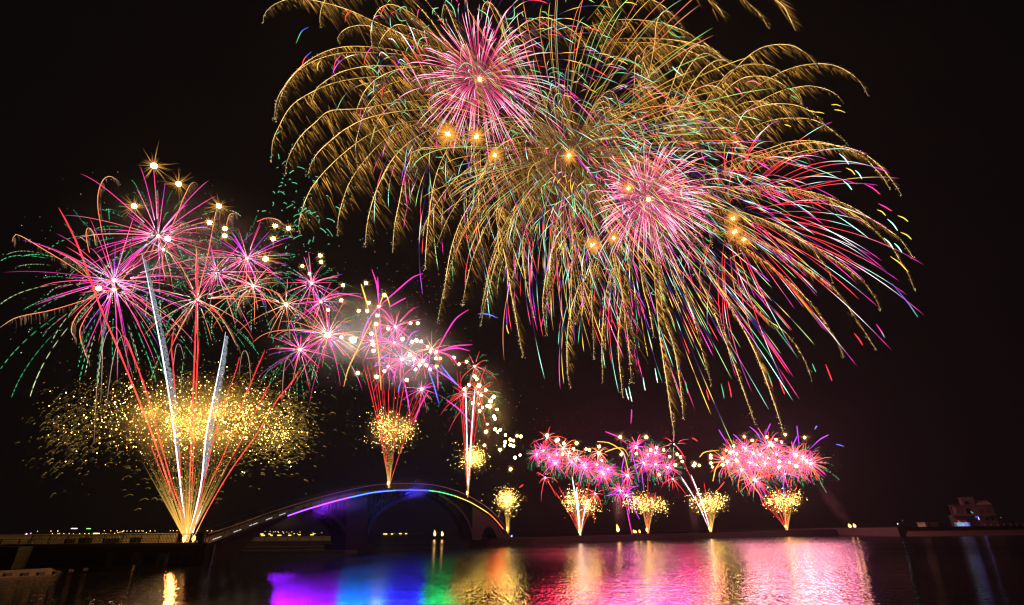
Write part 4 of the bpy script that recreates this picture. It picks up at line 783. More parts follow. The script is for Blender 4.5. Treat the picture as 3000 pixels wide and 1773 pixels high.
for bi, pts in TL_:
    root = medroots[bi]; c = np.array(root.location); D = MED[bi][5]; P = tr(pts, D, 22); m = mpp(P[0]); u = np.linspace(0, 1, 22)
    o = link('orange_tail', Glow().tubes(P[None], (1.7 * .5 * m * np.interp(u, [0, .7, 1], [.8, 1, .5]))[None], keyed([(0, (1.9, .28, .14)), (.7, (2.2, .5, .2)), (.9, (1.6, .9, .4)), (1, (.5, .25, .1))], u)[None]).mesh('orange_tail', c), GLOW, root)
    r = np.random.default_rng(len(pts) * 7 + int(pts[0][0])); k = 34; us = r.uniform(.25, 1, k); a = np.stack([np.interp(us, u, P[:, j]) for j in range(3)], -1); t = np.linspace(0, 1, 7)[None, :, None]; ln = r.uniform(10, 34, k)[:, None, None] * m
    S = a[:, None] + np.array([.9, 0, .25]) * ln * t * .7 + np.array([0, 0, -1]) * ln * t ** 2 * 1.1
    link('ember_fringe', Glow().tubes(S, .55 * m, np.array([.55, .3, .17])[None, None] * r.uniform(.3, .9, (k, 1, 1)) * np.linspace(1, .25, 7)[None, :, None]).mesh('ember_fringe', c), GLOW, o)['kind'] = 'stuff'
# violet palms over the bridge, traced thick arms
C3 = lambda x, y: (900 + x / 2.749, 780 + y / 2.749)
PALM = [
 ((578, 325), 150, 'violet palm burst of thick arms above the middle of the bridge', [([(578, 325), (560, 150), (520, 25)], MAG), ([(578, 325), (572, 200), (568, 85)], MAG), ([(578, 325), (720, 200), (850, 90), (935, 60)], MAG), ([(578, 325), (500, 420), (450, 540), (430, 630)], VIO), ([(578, 325), (590, 500), (600, 660)], MAG), ([(578, 325), (640, 380), (700, 470)], MAG), ([(585, 310), (610, 245), (640, 240), (668, 325)], YEL), ([(435, 145), (470, 260), (490, 340)], YEL), ([(545, 480), (575, 700), (595, 1000)], (1.9, .8, .15)), ([(520, 440), (420, 640), (330, 830), (295, 970)], (1.7, .7, .12)), ([(20, 370), (110, 270), (250, 222), (400, 240), (460, 265)], MAG), ([(660, 330), (730, 290), (795, 255)], MAG)]),
 ((1040, 690), 168, 'violet palm burst throwing long arms to the right over the bridge', [([(1040, 690), (1120, 540), (1200, 420), (1300, 350)], MAG), ([(1040, 690), (1180, 645), (1330, 632)], MAG), ([(1040, 690), (1200, 660), (1310, 683)], MAG), ([(955, 780), (1080, 860), (1180, 930), (1260, 1000)], VIO), ([(1045, 800), (1050, 900), (1055, 990)], MAG), ([(790, 640), (840, 545), (905, 515)], VIO), ([(1045, 690), (1150, 720), (1215, 800)], MAG)]),
 ((765, 750), 163, 'violet palm burst with blue streaks hanging over the gold ball on the bridge', [([(760, 755), (710, 850), (698, 950)], MAG), ([(770, 890), (800, 1020), (830, 1200)], MAG), ([(970, 1015), (900, 1150), (860, 1270)], MAG), ([(975, 825), (1020, 960), (1060, 1100)], (.2, .3, 1.8)), ([(1075, 795), (1150, 890), (1230, 975)], (.2, .35, 1.8)), ([(545, 800), (600, 740), (665, 700)], (.25, .4, 1.9)), ([(1120, 1075), (1230, 1160), (1325, 1270)], MAG), ([(765, 900), (745, 960), (730, 1020)], (.2, .3, 1.7)), ([(760, 745), (760, 700), (755, 660)], MAG), ([(480, 745), (600, 735), (740, 760)], MAG)]),
]
for cpt, D, lab, arms in PALM:
    p = C3(*cpt); c, root = burst_root(p[0], p[1], D, 'palm_burst', lab, 'firework', 'violet palm bursts')
    for pts, col in arms:
        P = tr([C3(*q) for q in pts], D); m = mpp(P[0]); u = np.linspace(0, 1, 14); k = 1.15
        link('trail', Glow().tubes(P[None], (3.4 * .5 * m * np.interp(u, [0, .6, 1], [.7, 1, .4]))[None], keyed([(0, mul(col, .8)), (.5, mul(col, k)), (.8, mul(col, k)), (1, mul(col, .6))], u)[None]).mesh('trail', c), GLOW, root)
    core(root, c, 4, 'p')
# ---- yellow and white stars over the left and the bridge
LS = [(451, 486, 13, 'l', 104), (523, 539, 11, 'l', 106), (393, 604, 11, 'l', 100), (641, 604, 11, 'l', 110), (614, 652, 10, 'y', 110), (659, 670, 9, 'y', 112), (658, 691, 9, 'y', 112), (806, 662, 9, 'y', 120), (845, 669, 9, 'y', 122), (800, 700, 9, 'y', 120), (778, 759, 11, 'l', 118), (492, 699, 12, 'n', 103), (289, 845, 11, 'w', 94)]
BR = [(938, 749), (941, 768), (886, 780), (907, 802), (1005, 836), (1072, 830), (1080, 887), (1051, 911), (1076, 911), (1000, 880), (961, 908), (1126, 865), (1106, 924), (1102, 950), (1137, 963), (1224, 947), (1202, 947), (1179, 993), (1207, 1002), (1220, 998), (1234, 1001), (1253, 1016), (1261, 1031), (1088, 978), (1092, 1009), (1095, 1028), (1202, 1040), (1213, 1052), (1239, 1058), (1278, 1050), (1290, 1050), (1329, 1048), (1345, 1067), (1367, 1060), (1048, 1093), (1126, 1087), (1103, 1104), (1191, 1113), (1230, 1070), (1249, 1070), (1260, 1082), (1279, 1074), (1218, 1082), (1035, 996), (1000, 988)]
SM = [(1390, 1103, 7), (1397, 1111, 6), (1374, 1128, 6), (1361, 1140, 7), (1403, 1130, 9), (1423, 1143, 6), (1410, 1158, 6), (1446, 1163, 7), (1437, 1175, 8), (1385, 1181, 7), (1402, 1184, 4), (1427, 1189, 6), (1435, 1191, 8), (1414, 1194, 5), (1405, 1204, 6), (1456, 1200, 5), (1447, 1220, 7), (1450, 1227, 6), (1428, 1243, 4), (1424, 1265, 7), (1450, 1258, 6), (1466, 1259, 6), (1458, 1266, 5), (1481, 1275, 5), (1515, 1277, 5), (1526, 1279, 6), (1495, 1288, 6), (1504, 1291, 5), (1480, 1295, 6), (1495, 1304, 6), (1478, 1306, 5), (1504, 1307, 6), (1419, 1305, 5), (1465, 1318, 6), (1509, 1341, 6), (1524, 1334, 5), (1496, 1375, 6)]
for i, (x, y, rr, kd, D) in enumerate(sorted(LS)): flash_star(x, y, D, rr * .68, 'big yellow flash star around the left magenta bursts, %s from the left' % ORD[i], 'big yellow stars on the left', kd)
for i, (x, y) in enumerate(sorted(BR)):
    smoke_side = 1000 < x < 1240 and y > 960
    flash_star(x, y, 125 + (x - 880) * .11, (4.7 if x < 1150 else 4.0) * random.uniform(.8, 1.2), ('white' if smoke_side else 'yellow') + ' flash star above the bridge smoke, %s from the left' % ordinal(i), 'flash stars above the bridge smoke', 'w' if smoke_side else 'y')
for i, (x, y, rr) in enumerate(sorted(SM, key=lambda s: s[1])): flash_star(x, y, 178 + i * .2, rr * .68, 'yellow flash star of the stream falling right of the bridge, %s from the top' % ordinal(i), 'yellow star stream right of the bridge', 'y' if i % 3 == 0 else 'n')
flash_star(1035, 996, 140, 9, 'largest white glare glowing inside the grey smoke', 'flash stars above the bridge smoke', 'n')
# ---- small shells over the breakwater
K7 = lambda x, y: (1500 + x / 2.2827, 1200 + y / 2.2827)
CLUST = [
 ('above the first breakwater mine', 215, 1700, [(165, 300, 'm'), (250, 320, 'm'), (291, 358, 'm'), (402, 352, 'm'), (435, 322, 's'), (480, 370, 'm'), (492, 388, 'm'), (340, 260, 's'), (210, 275, 'm'), (300, 300, 'm'), (380, 290, 's'), (222, 455, 'r'), (557, 563, 'r'), (235, 190, 'r')],
  [(235, 172), (298, 208), (306, 202), (347, 227), (432, 225), (412, 262), (338, 298), (495, 265), (518, 271)]),
 ('above the second breakwater mine', 245, 1897, [(570, 370, 'm'), (600, 417, 'm'), (612, 432, 'm'), (640, 400, 'm'), (580, 290, 's'), (830, 245, 'm'), (880, 355, 'm'), (910, 300, 'm'), (960, 365, 'm'), (1042, 388, 'm'), (1085, 232, 'r'), (1075, 465, 'r'), (725, 540, 'm'), (770, 440, 'm'), (765, 575, 'p'), (960, 290, 'm')],
  [(583, 247), (580, 292), (600, 340), (723, 185), (898, 185), (730, 300), (738, 292), (830, 252), (830, 295), (967, 255), (1015, 270), (927, 270), (1055, 315), (1105, 300), (1128, 318), (1138, 347), (1092, 370), (983, 435), (770, 442)]),
 ('above the fourth breakwater mine', 325, 2305, [(1500, 340, 'k'), (1533, 403, 'k'), (1590, 355, 'k'), (1640, 375, 'k'), (1690, 360, 'k'), (1712, 322, 'k'), (1770, 300, 'k'), (1823, 430, 'p'), (1855, 352, 'k'), (1900, 378, 'k'), (1945, 330, 'k'), (1998, 360, 'k'), (1625, 470, 'k'), (1610, 295, 'k'), (1435, 348, 'k'), (1965, 345, 'k'), (1480, 280, 'k'), (1720, 240, 'k'), (1890, 300, 'k'), (1560, 260, 'k'), (1660, 300, 'k'), (1790, 380, 'k')],
  [(1215, 375), (1252, 374), (1222, 360), (1553, 182), (1607, 207), (1703, 184), (1765, 200), (1727, 222), (1742, 240), (1803, 218), (1827, 168), (1957, 187), (1432, 272), (1460, 287), (1503, 297), (1483, 245), (1408, 327), (1408, 370), (1330, 305), (1330, 322), (1330, 358), (1340, 383), (1437, 348), (1500, 340), (1788, 345), (1855, 352), (1945, 312), (1900, 305), (1615, 292), (1692, 360), (1900, 378), (1783, 388), (1998, 362), (1968, 340), (1533, 403), (1625, 470)]),
]
NMS = {'m': 'small magenta and green burst', 's': 'small salmon burst', 'r': 'small red palm burst', 'p': 'violet palm burst', 'k': 'small vivid pink burst'}
for where, D, _, bs, st in CLUST:
    cnt = {}
    for i, (x, y, kd) in enumerate(sorted(bs)):
        px, py = K7(x, y); c, root = burst_root(px, py, D + random.uniform(-6, 6), 'small_shell_burst', '', 'firework', 'small shells over the breakwater')
        cnt[kd] = cnt.get(kd, 0) + 1
        tot = sum(1 for b in bs if b[2] == kd)
        root['label'] = NMS[kd] + (', %s from the left, ' % ordinal(cnt[kd] - 1) if tot > 1 else ' ') + where
        R = {'m': 43, 's': 46, 'r': 50, 'p': 42, 'k': 56}[kd] * random.uniform(.85, 1.2); n = {'m': 38, 's': 20, 'r': 12, 'p': 8, 'k': 46}[kd]
        it = shell(c, R, n, 600 + i + int(D), .16 if kd in 'mk' else .35, (.9, 2.1), .25, KF[kd], 0.8 if kd != 'p' else 1.6, t0=(.02, .3), wind=.05, seg=7)
        hot = {'k': 2.2, 'm': 2.2, 's': 2.2, 'r': 1.8, 'p': 1.7}[kd]; tint = np.array([1.0, .45, .62]) if kd in 'km' else np.array([1, .8, .8])
        it = [(P, W_, C_ * hot * tint) for P, W_, C_ in it]
        if n <= 14: add_trails(root, c, it)
        else:
            g = Glow()
            for P, W_, C_ in it: g.tubes(P[None], W_[None], C_[None])
            link('trail_spray', g.mesh('trail_spray', c), GLOW, root)['kind'] = 'stuff'
        if kd in 'mk':
            g = Glow()
            for P, W_, C_ in green_dashes(c, R * 1.12, 36 if kd == 'm' else 24, 700 + i, 1.2): g.tubes(P[None, ::2], W_[None, ::2], C_[None, ::2])
            link('green_spray', g.mesh('green_spray', c), GLOW, root)['kind'] = 'stuff'
        core(root, c, 2.0 if kd in 'mk' else 1.9, {'k': 'k', 'r': 'r', 's': 'r'}.get(kd, 'p'), False)
        if kd in 'mk': twinkle(root, c, R * 1.5, 26, 800 + i, [(1.0, 1.1, .9), (1.6, .3, .25), (.3, 1.0, .5)], (.6, 1.3))
    for lx, ly, colr, pw in {215: ((1625, 1345, (1, .03, .10), 26000), (1712, 1355, (1, .10, .30), 20000)), 245: ((1790, 1350, (1, .12, .5), 20000), (1880, 1335, (1, .10, .6), 36000), (1960, 1350, (1, .06, .2), 40000)), 325: ((2150, 1350, (1, .26, .42), 65000), (2220, 1345, (1, .30, .46), 90000), (2290, 1340, (1, .30, .46), 90000), (2360, 1345, (1, .24, .42), 60000))}[D]:
        o = lamp('burst_light', root, U(lx, ly, D=D) - c, colr, pw, 11)
    for i, (x, y) in enumerate(sorted(st)):
        px, py = K7(x, y); flash_star(px, py, D - 4, 3.8 * random.uniform(.75, 1.2), 'yellow flash star %s, %s from the left' % (where, ordinal(i)), 'yellow stars over the breakwater', 'l' if (x, y) in ((723, 185), (1827, 168), (1957, 187), (1553, 182)) else 'y')
# free violet, blue and amber comets over the breakwater, traced
for (pts, colr, lab) in (
 ([(625, 148), (700, 180), (770, 230)], MAG, 'short magenta comet pointing at the long-rayed star over the breakwater'), ([(785, 225), (815, 340), (840, 440), (850, 490)], VIO, 'long violet comet falling between first and second breakwater mines'), ([(860, 335), (870, 430), (882, 545)], VIO, 'violet comet dropping into the second breakwater mine'),
 ([(765, 580), (800, 640), (855, 735)], VIO, 'violet comet falling onto the second breakwater mine from the left'), ([(770, 670), (785, 750), (803, 835)], MAG, 'violet comet reaching down to the breakwater beside small flames'), ([(630, 578), (680, 565), (740, 570)], VIO, 'violet arc curving to the left of the violet palm'), ([(760, 575), (800, 525), (850, 510)], VIO, 'violet arc curving up right of the violet palm'),
 ([(755, 300), (735, 400), (742, 500)], VIO, 'violet comet left of the small pink pair over the breakwater'), ([(570, 215), (640, 220), (700, 250), (750, 300), (780, 430), (800, 505)], (1.7, .9, .1), 'long amber comet arching down between the breakwater clusters'), ([(620, 285), (700, 258), (750, 265), (780, 315)], (1.7, .9, .1), 'short amber arc crossing the long amber comet'),
 ([(1255, 318), (1290, 285), (1385, 272)], (1.7, .9, .1), 'amber arc at the left end of the fourth cluster'), ([(1343, 480), (1365, 390), (1405, 335)], (1.7, .9, .1), 'amber comet hanging below the left end of the fourth cluster'), ([(1500, 335), (1570, 440), (1650, 560), (1700, 620)], (2.0, .7, .15), 'long orange comet slanting down to the fourth breakwater mine'),
 ([(1383, 135), (1410, 180), (1440, 230)], VIO, 'violet comet leaning left above the fourth cluster'), ([(1480, 165), (1520, 200), (1560, 250)], VIO, 'violet comet second from the left above the fourth cluster'), ([(1590, 115), (1640, 160), (1680, 240)], VIO, 'violet comet left of the tallest one above the fourth cluster'), ([(1728, 95), (1712, 130), (1695, 168)], VIO, 'tallest short violet comet above the fourth cluster'), ([(1905, 110), (1912, 170), (1920, 240)], VIO, 'upright violet comet right of the centre of the fourth cluster'), ([(1905, 180), (1880, 240), (1860, 310)], VIO, 'violet comet leaning right above the fourth cluster'),
 ([(2115, 170), (2060, 200), (2000, 255)], VIO, 'violet comet pointing up right from the fourth cluster'), ([(2040, 110), (2030, 122), (2025, 132)], (.3, .4, 1.8), 'tiny blue comet high above the right end of the fourth cluster'), ([(2168, 233), (2190, 237), (2220, 247)], (.25, .3, 1.5), 'lone tiny blue comet right of all the breakwater bursts'), ([(1823, 430), (1815, 500), (1822, 600)], VIO, 'violet comet falling into the fourth breakwater mine'), ([(1823, 430), (1900, 432), (1960, 445), (2000, 490)], MAG, 'magenta arm sagging to the right under the fourth cluster'), ([(1725, 422), (1770, 430), (1823, 430)], MAG, 'magenta arm reaching left of the violet palm in the fourth cluster'),
 ([(1205, 190), (1225, 200), (1243, 215)], RED, 'tiny red comet between the second and fourth clusters'), ([(800, 0), (799, 40), (795, 95)], MAG, 'short upright magenta comet alone above the breakwater clusters'), ([(1420, 485), (1400, 510), (1375, 540)], RED, 'short red comet right of the third breakwater mine'), ([(75, 503), (62, 512), (48, 523)], RED, 'short red comet left of the first breakwater cluster')):
    q = [K7(*p) for p in pts]; D = 210 + (q[0][0] - 1600) * .17; P = tr(q, D, 12); m = mpp(P[0]); u = np.linspace(0, 1, 12); c = P[0]
    o = link('comet', Glow().tubes(P[None], (2.7 * .5 * m * np.interp(u, [0, .3, 1], [.6, 1, .6]))[None], keyed([(0, mul(colr, 1.2)), (.6, colr), (1, mul(colr, .6))], u)[None]).mesh('comet', c), GLOW, None, c)
    tag(o, lab, 'comet', 'free comets over the breakwater')

# ---- mines: gold fountains with comets, fired from the promenade, the bridge and the breakwater
MINES = []
def mine(px, py, D, label, balls, fan, reds, whites, seed, wline=2.0, lampw=0, group='gold mines along the water', hair=300, ndots=800):
    r = np.random.default_rng(seed); base = U(px, py, D=D); m = mpp(base); root = empty('firework_mine', base, label, 'firework mine', group)
    # short mortar tubes on a rack
    k = MB()
    for i in (-1, 0, 1): k.bar(base + [i * .28, 0, -.1], base + [i * .34, 0, .55], .11, 8)
    k.box(base[0] - .5, base[0] + .5, base[1] - .2, base[1] + .2, base[2] - .12, base[2] + .05).build('mortar_rack', M_BLACK, root, base)
    fl = link('muzzle_flame', STAR_F, None, root); fl.scale = (3.2 * m, 3.2 * m, 5.5 * m); fl.location = (-.25, -.3, .9 * (m / .05) ** .5)
    ang, hgt, nf = fan
    # jets of the fan
    for i in range(nf):
        a = r.uniform(-ang, ang); h = hgt * r.uniform(.6, 1.05); q = [(px + r.normal(0, 1.2), py), (px + math.tan(a) * h * .5, py - h * .5), (px + math.tan(a) * h * 1.02, py - h)]
        P = tr(q, D + np.linspace(0, r.uniform(-.08, .08) * h * m, 12), 12); u = np.linspace(0, 1, 12)
        link('jet', Glow().tubes(P[None], (wline * r.uniform(.3, .75) * .5 * m * np.interp(u, [0, .1, 1], [1.8, 1, .5]))[None], keyed([(0, (2.4, 1.2, .3)), (.25, (1.3, .68, .12)), (.6, (.55, .33, .06)), (1, (.1, .06, .01))], u)[None] * r.uniform(.4, 1.1)).mesh('jet', base), GLOW, root)
    # glittering ball(s)
    tot = sum(b[4] for b in balls); g = Glow(); gh = Glow()
    for bx, by, sx, sy, wgt in balls:
        n = int(ndots * wgt / tot); x = r.normal(bx, sx, n); y = r.normal(by, sy, n); dd = D + r.normal(0, sx * .8, n) * m
        P = lift(np.stack([x, y], -1), dd); g.dots(P, m * np.exp(r.normal(-.12, .38, n)) * wline * (.32 if wline < 2.5 else .45), np.array([3.2, 1.9, .45])[None] * (3.2 if wline < 2.5 else 2.4) * r.uniform(.12, 1.7, (n, 1)) ** 1.9)
        nh = int(hair * wgt / tot); x = r.normal(bx, sx * 1.25, nh); y = r.normal(by, sy * 1.25, nh); s = lift(np.stack([x, y], -1), D + r.normal(0, sx * .8, nh) * m)
        out = np.stack([(x - px), np.zeros(nh), (py - y)], -1); out /= np.linalg.norm(out, axis=1, keepdims=True); t = np.linspace(0, 1, 6)[None, :, None]; ln = (r.uniform(.35, 1.0, nh) * (13 if wline > 2.5 else 8) * m)[:, None, None]
        S = s[:, None] + out[:, None] * ln * t * .9 + np.array([.35, 0, 0]) * ln * t + np.array([0, 0, -1.0]) * ln * t ** 2 * .9
        gh.tubes(S, .55 * m * (1 if wline > 2.5 else .8), np.array([1.15, .66, .11])[None, None] * r.uniform(.1, 1.0, (nh, 1, 1)) ** 1.4 * np.linspace(.9, .2, 6)[None, :, None])
    ne = ndots // 3; a = r.uniform(-ang, ang, ne) * .95; h = hgt * np.sqrt(r.uniform(.12, 1.0, ne)); P = lift(np.stack([px + np.tan(a) * h, py - h], -1), D + r.normal(0, 1, ne) * 3 * m)
    g.dots(P, m * wline * .32 * r.choice([.7, 1.0], ne), np.array([2.6, 1.4, .3])[None] * r.uniform(.1, 1.2, (ne, 1)) ** 1.6)
    link('glitter_cloud', g.mesh('glitter_cloud', base), GLOWL if ndots < 1100 else GLOW, root)['kind'] = 'stuff'
    link('ember_cloud', gh.mesh('ember_cloud', base), GLOW, root)['kind'] = 'stuff'
    for nm, lst in (('red_comet', reds), ('white_comet', whites)):
        for it in lst:
            pts, wd, k = it; P = tr(pts, D + r.uniform(-2, 2), 30); u = np.linspace(0, 1, 30); tw = (1 + .35 * np.sin(np.arange(30) * r.uniform(1.2, 2.6)))[:, None]
            ck = [(0, (1.6, .8, .25)), (.18, (1.7, .16, .10)), (.6, (2.0, .10, .10)), (.95, (2.0, .06, .10)), (1, (.6, .04, .05))] if nm == 'red_comet' else [(0, (2.2, 1.6, .9)), (.15, (4, 3.4, 3.8)), (.85, (4, 3.7, 4.3)), (1, (1.2, 1.3, 1.8))]
            link(nm, Glow().tubes(P[None], (wd * .5 * m * np.interp(u, [0, .5, .95, 1], [.7, .9, 1.1, .4]))[None], (keyed(ck, u) * tw * k)[None]).mesh(nm, base), GLOW, root)
    bx, by = np.average([b[0] for b in balls], weights=[b[4] for b in balls]), np.average([b[1] for b in balls], weights=[b[4] for b in balls])
    MINES.append((bx, by, D, (max(b[0] + b[2] * 2 for b in balls) - min(b[0] - b[2] * 2 for b in balls)) / 2, (max(b[1] + b[3] * 2 for b in balls) - min(b[1] - b[3] * 2 for b in balls)) / 2, balls))
    if lampw: lamp('mine_light', root, (0, -.6, 2.6), (1, .30, .07), lampw, .5); lamp('mine_light', root, (-.4, 0, .32), (1, .5, .13), 500, .15)
    return root, base
S2 = lambda x, y: (x / 1.971, 1020 + y / 1.971)
reds0 = [([(540, 1570), (528, 1507), (497, 1426), (446, 1274), (386, 1121), (345, 1020), (290, 890), (262, 810), (225, 712), (195, 650), (172, 609)], 4.6, 1.1), ([(545, 1570), (540, 1517), (507, 1426), (472, 1304), (436, 1172), (401, 1071), (380, 1020), (355, 965)], 3.6, .9), ([(548, 1560), (533, 1451), (523, 1284), (507, 1071), (502, 1020), (510, 960)], 3.2, .8), ([(552, 1560), (555, 1451), (563, 1223), (571, 1020), (576, 870), (578, 739)], 4.2, 1.0), ([(556, 1560), (568, 1299), (578, 1071), (583, 990)], 3.2, .9), ([(565, 1560), (591, 1441), (629, 1274), (665, 1152)], 3.0, .8), ([(565, 1565), (593, 1466), (659, 1324), (710, 1187), (731, 1132), (776, 1025)], 3.2, .8), ([(570, 1570), (609, 1492), (675, 1380), (751, 1274), (812, 1172), (842, 1137), (880, 1085)], 3.6, .9), ([(649, 1395), (710, 1284), (791, 1121)], 3.0, .7), ([(665, 1160), (690, 1090), (702, 1045)], 2.6, .5), ([(520, 1490), (470, 1375), (440, 1300)], 2.4, .5), ([(690, 1215), (740, 1110), (775, 1030)], 2.4, .5)]
balls0 = [(520, 1235, 32, 40, 2.2), (565, 1265, 50, 45, 1.4), (700, 1230, 36, 38, 2.2), (640, 1210, 75, 50, 1.6), (815, 1260, 36, 38, 2.0), (440, 1210, 60, 55, 1.2), (350, 1200, 55, 50, .8), (240, 1240, 55, 55, .45), (750, 1215, 50, 50, .9), (560, 1180, 130, 45, .8)]
root0, base0 = mine(548, 1591, PD + 3.0, 'largest gold mine with silver and red comets on the promenade', balls0, (math.radians(29), 270, 84), reds0, [], 900, 3.0, 3000, hair=9000, ndots=2500)
fl = link('muzzle_flame', STAR_F, None, root0); s = mpp(base0); fl.scale = (5 * s, 5 * s, 9 * s); fl.location = (20 * s, -.3, .6)
fl = link('muzzle_flame', STAR_F, None, root0); fl.scale = (5 * s, 5 * s, 10 * s); fl.location = (-8 * s, -.3, .6)
m0 = mpp(base0); r = np.random.default_rng(77)
for pts in ([(548, 1575), (538, 1502), (517, 1324), (497, 1172), (472, 1020), (449, 904), (429, 804), (415, 742)], [(553, 1575), (588, 1426), (604, 1274), (629, 1147), (650, 1040), (661, 973)], [(560, 1575), (575, 1530), (593, 1482)]):
    P = tr(pts, PD + 3, 40); u = np.linspace(0, 1, 40)
    o = link('silver_comet', Glow().tubes(P[None], (4.2 * .5 * m0 * np.interp(u, [0, .6, 1], [.8, 1, .35]))[None], keyed([(0, (2.2, 1.5, .9)), (.15, (2.4, 2.2, 2.5)), (.8, (2.0, 2.2, 2.6)), (1, (.7, .8, 1.0))], u)[None]).mesh('silver_comet', base0), GLOW, root0)
    if len(pts) > 3:
        k = 1100; us = r.uniform(.3, .98, k); a = np.stack([np.interp(us, u, P[:, j]) for j in range(3)], -1); t = np.linspace(0, 1, 6)[None, :, None]
        reach = (np.interp(us, [.3, .5, .8, 1], [7, 20, 15, 6]) * (r.uniform(0, 1, k) ** .7) * m0)[:, None, None]; hk = r.uniform(4, 11, (k, 1, 1)) * m0
        st = a[:, None] + np.array([1.0, 0, -.12]) * reach
        S = st + np.array([.8, 0, .7]) * hk * t + np.array([0, 0, -1.5]) * hk * t ** 2
        link('silver_fringe', Glow().tubes(S, .6 * m0, np.array([.72, .80, .92])[None, None] * r.uniform(.25, .95, (k, 1, 1)) * np.linspace(1, .3, 6)[None, :, None]).mesh('silver_fringe', base0), GLOW, o)['kind'] = 'stuff'
# looping dying embers above the left mine and its outer wings
g = Glow(); K = 1240; ox = np.concatenate([r.normal(200, 45, 300), r.normal(330, 80, 340), r.normal(870, 28, 250), r.normal(600, 170, 350)]); oy = np.concatenate([r.normal(1275, 55, 300), r.normal(1220, 50, 340), r.normal(1250, 42, 250), r.normal(1160, 35, 350)])
s = lift(np.stack([ox, oy], -1), PD + 3 + r.normal(0, 3, K)); t = np.linspace(0, 1, 9)[None, :, None]; ln = (r.uniform(5, 19, K) * m0)[:, None, None]; sg = np.where(ox < 560, -1, 1)[:, None, None]
S = s[:, None] + np.array([.75, 0, 0]) * sg * ln * t + np.array([0, 0, 1.0]) * ln * t * .9 - np.array([0, 0, 1.0]) * ln * t ** 2 * 1.5
g.tubes(S, .5 * m0, np.array([.62, .40, .10])[None, None] * r.uniform(.1, .9, (K, 1, 1)) ** 1.4 * np.linspace(1, .25, 9)[None, :, None])
link('looping_ember', g.mesh('looping_ember', base0), GLOW, root0)['kind'] = 'stuff'
g = Glow(); K = 420; a = r.normal(.02, .36, K); h = r.uniform(90, 330, K); x = 552 + np.tan(a) * h; y = 1588 - h; s = lift(np.stack([x, y], -1), PD + 3 + r.normal(0, 2, K)); dx = np.stack([np.sin(a), 0 * a, np.cos(a)], -1)[:, None]; ln = (r.uniform(8, 26, K) * m0)[:, None, None]
S = s[:, None] + dx * ln * t - np.array([0, 0, .8]) * ln * t ** 2 + np.array([.3, 0, 0]) * sg[:K] * ln * t ** 2
g.tubes(S, .6 * m0, np.array([.6, .38, .08])[None, None] * r.uniform(.2, .9, (K, 1, 1)) * np.linspace(.9, .25, 9)[None, :, None])
link('rising_ember', g.mesh('rising_ember', base0), GLOW, root0)['kind'] = 'stuff'
# tall thin arching sparks behind the left cloud
for q in ([(275, 1300), (285, 1120), (305, 1000), (330, 955), (352, 975), (370, 1040), (390, 1110)], [(310, 1200), (330, 1060), (355, 985), (380, 1010), (400, 1090)], [(295, 1180), (300, 1020), (292, 900)], [(700, 1100), (708, 1040), (720, 1028), (730, 1060), (735, 1130)], [(505, 1100), (515, 1020), (527, 1010), (540, 1050)], [(825, 1190), (832, 1080), (845, 1050), (865, 1090)]):
    P = tr(q, PD + 5, 24); u = np.linspace(0, 1, 24)
    link('thin_spark', Glow().tubes(P[None], (1.5 * .5 * m0 * np.ones(24))[None], keyed([(0, (.2, .12, .1)), (.5, (.8, .5, .4)), (1, (.25, .16, .12))], u)[None]).mesh('thin_spark', base0), GLOW, root0)
def rays(bx, by, ends, wd, k, start=0.0): return [([(bx + (ex - bx) * start, by + (ey - by) * start), ((bx * (1.15 - start) + ex * (.85 + start)) / 2, (by * (1 - start) + ey * (1 + start)) / 2), (ex, ey)], wd, k) for ex, ey in ends]
mine(1140, 1431, onb(1140, 1431)[1] + 2, 'gold mine fired from the crest of the bridge with a dense red comet fan', [(1122, 1240, 16, 20, 1.4), (1150, 1268, 26, 20, 1.5), (1185, 1255, 17, 16, 1), (1130, 1255, 42, 34, .5)], (math.radians(9), 130, 12),
     rays(1140, 1425, [(1062, 1055), (1075, 1062), (1098, 1055), (1138, 1130), (1187, 1110), (1247, 1152)], 1.9, .6) + rays(1140, 1425, [(1085, 1050), (1110, 1050), (1120, 1080), (1160, 1100), (1175, 1105), (1215, 1150), (1228, 1155), (1238, 1150)], 1.6, .45, .35), [], 901, 2.2, 500, hair=650, ndots=800)
mine(1371, 1458, onb(1371, 1464)[1] + 2, 'gold mine on the bridge slope with tall white and red comets', [(1384, 1342, 13, 14, 2), (1400, 1335, 14, 16, 1), (1376, 1350, 24, 22, .4)], (math.radians(6), 95, 8),
     rays(1371, 1455, [(1338, 1080), (1347, 1085), (1355, 1150), (1385, 1160), (1396, 1170), (1408, 1165)], 1.7, .55), rays(1371, 1455, [(1364, 1130), (1391, 1140)], 2.3, .95), 902, 2.0, 0, hair=260, ndots=800)
mine(1488, 1563, 186, 'gold mine at the right foot of the bridge without comets', [(1485, 1462, 13, 14, 2), (1484, 1470, 20, 20, .8)], (math.radians(9), 95, 14), [], [], 903, 2.0, 0, hair=260, ndots=800)
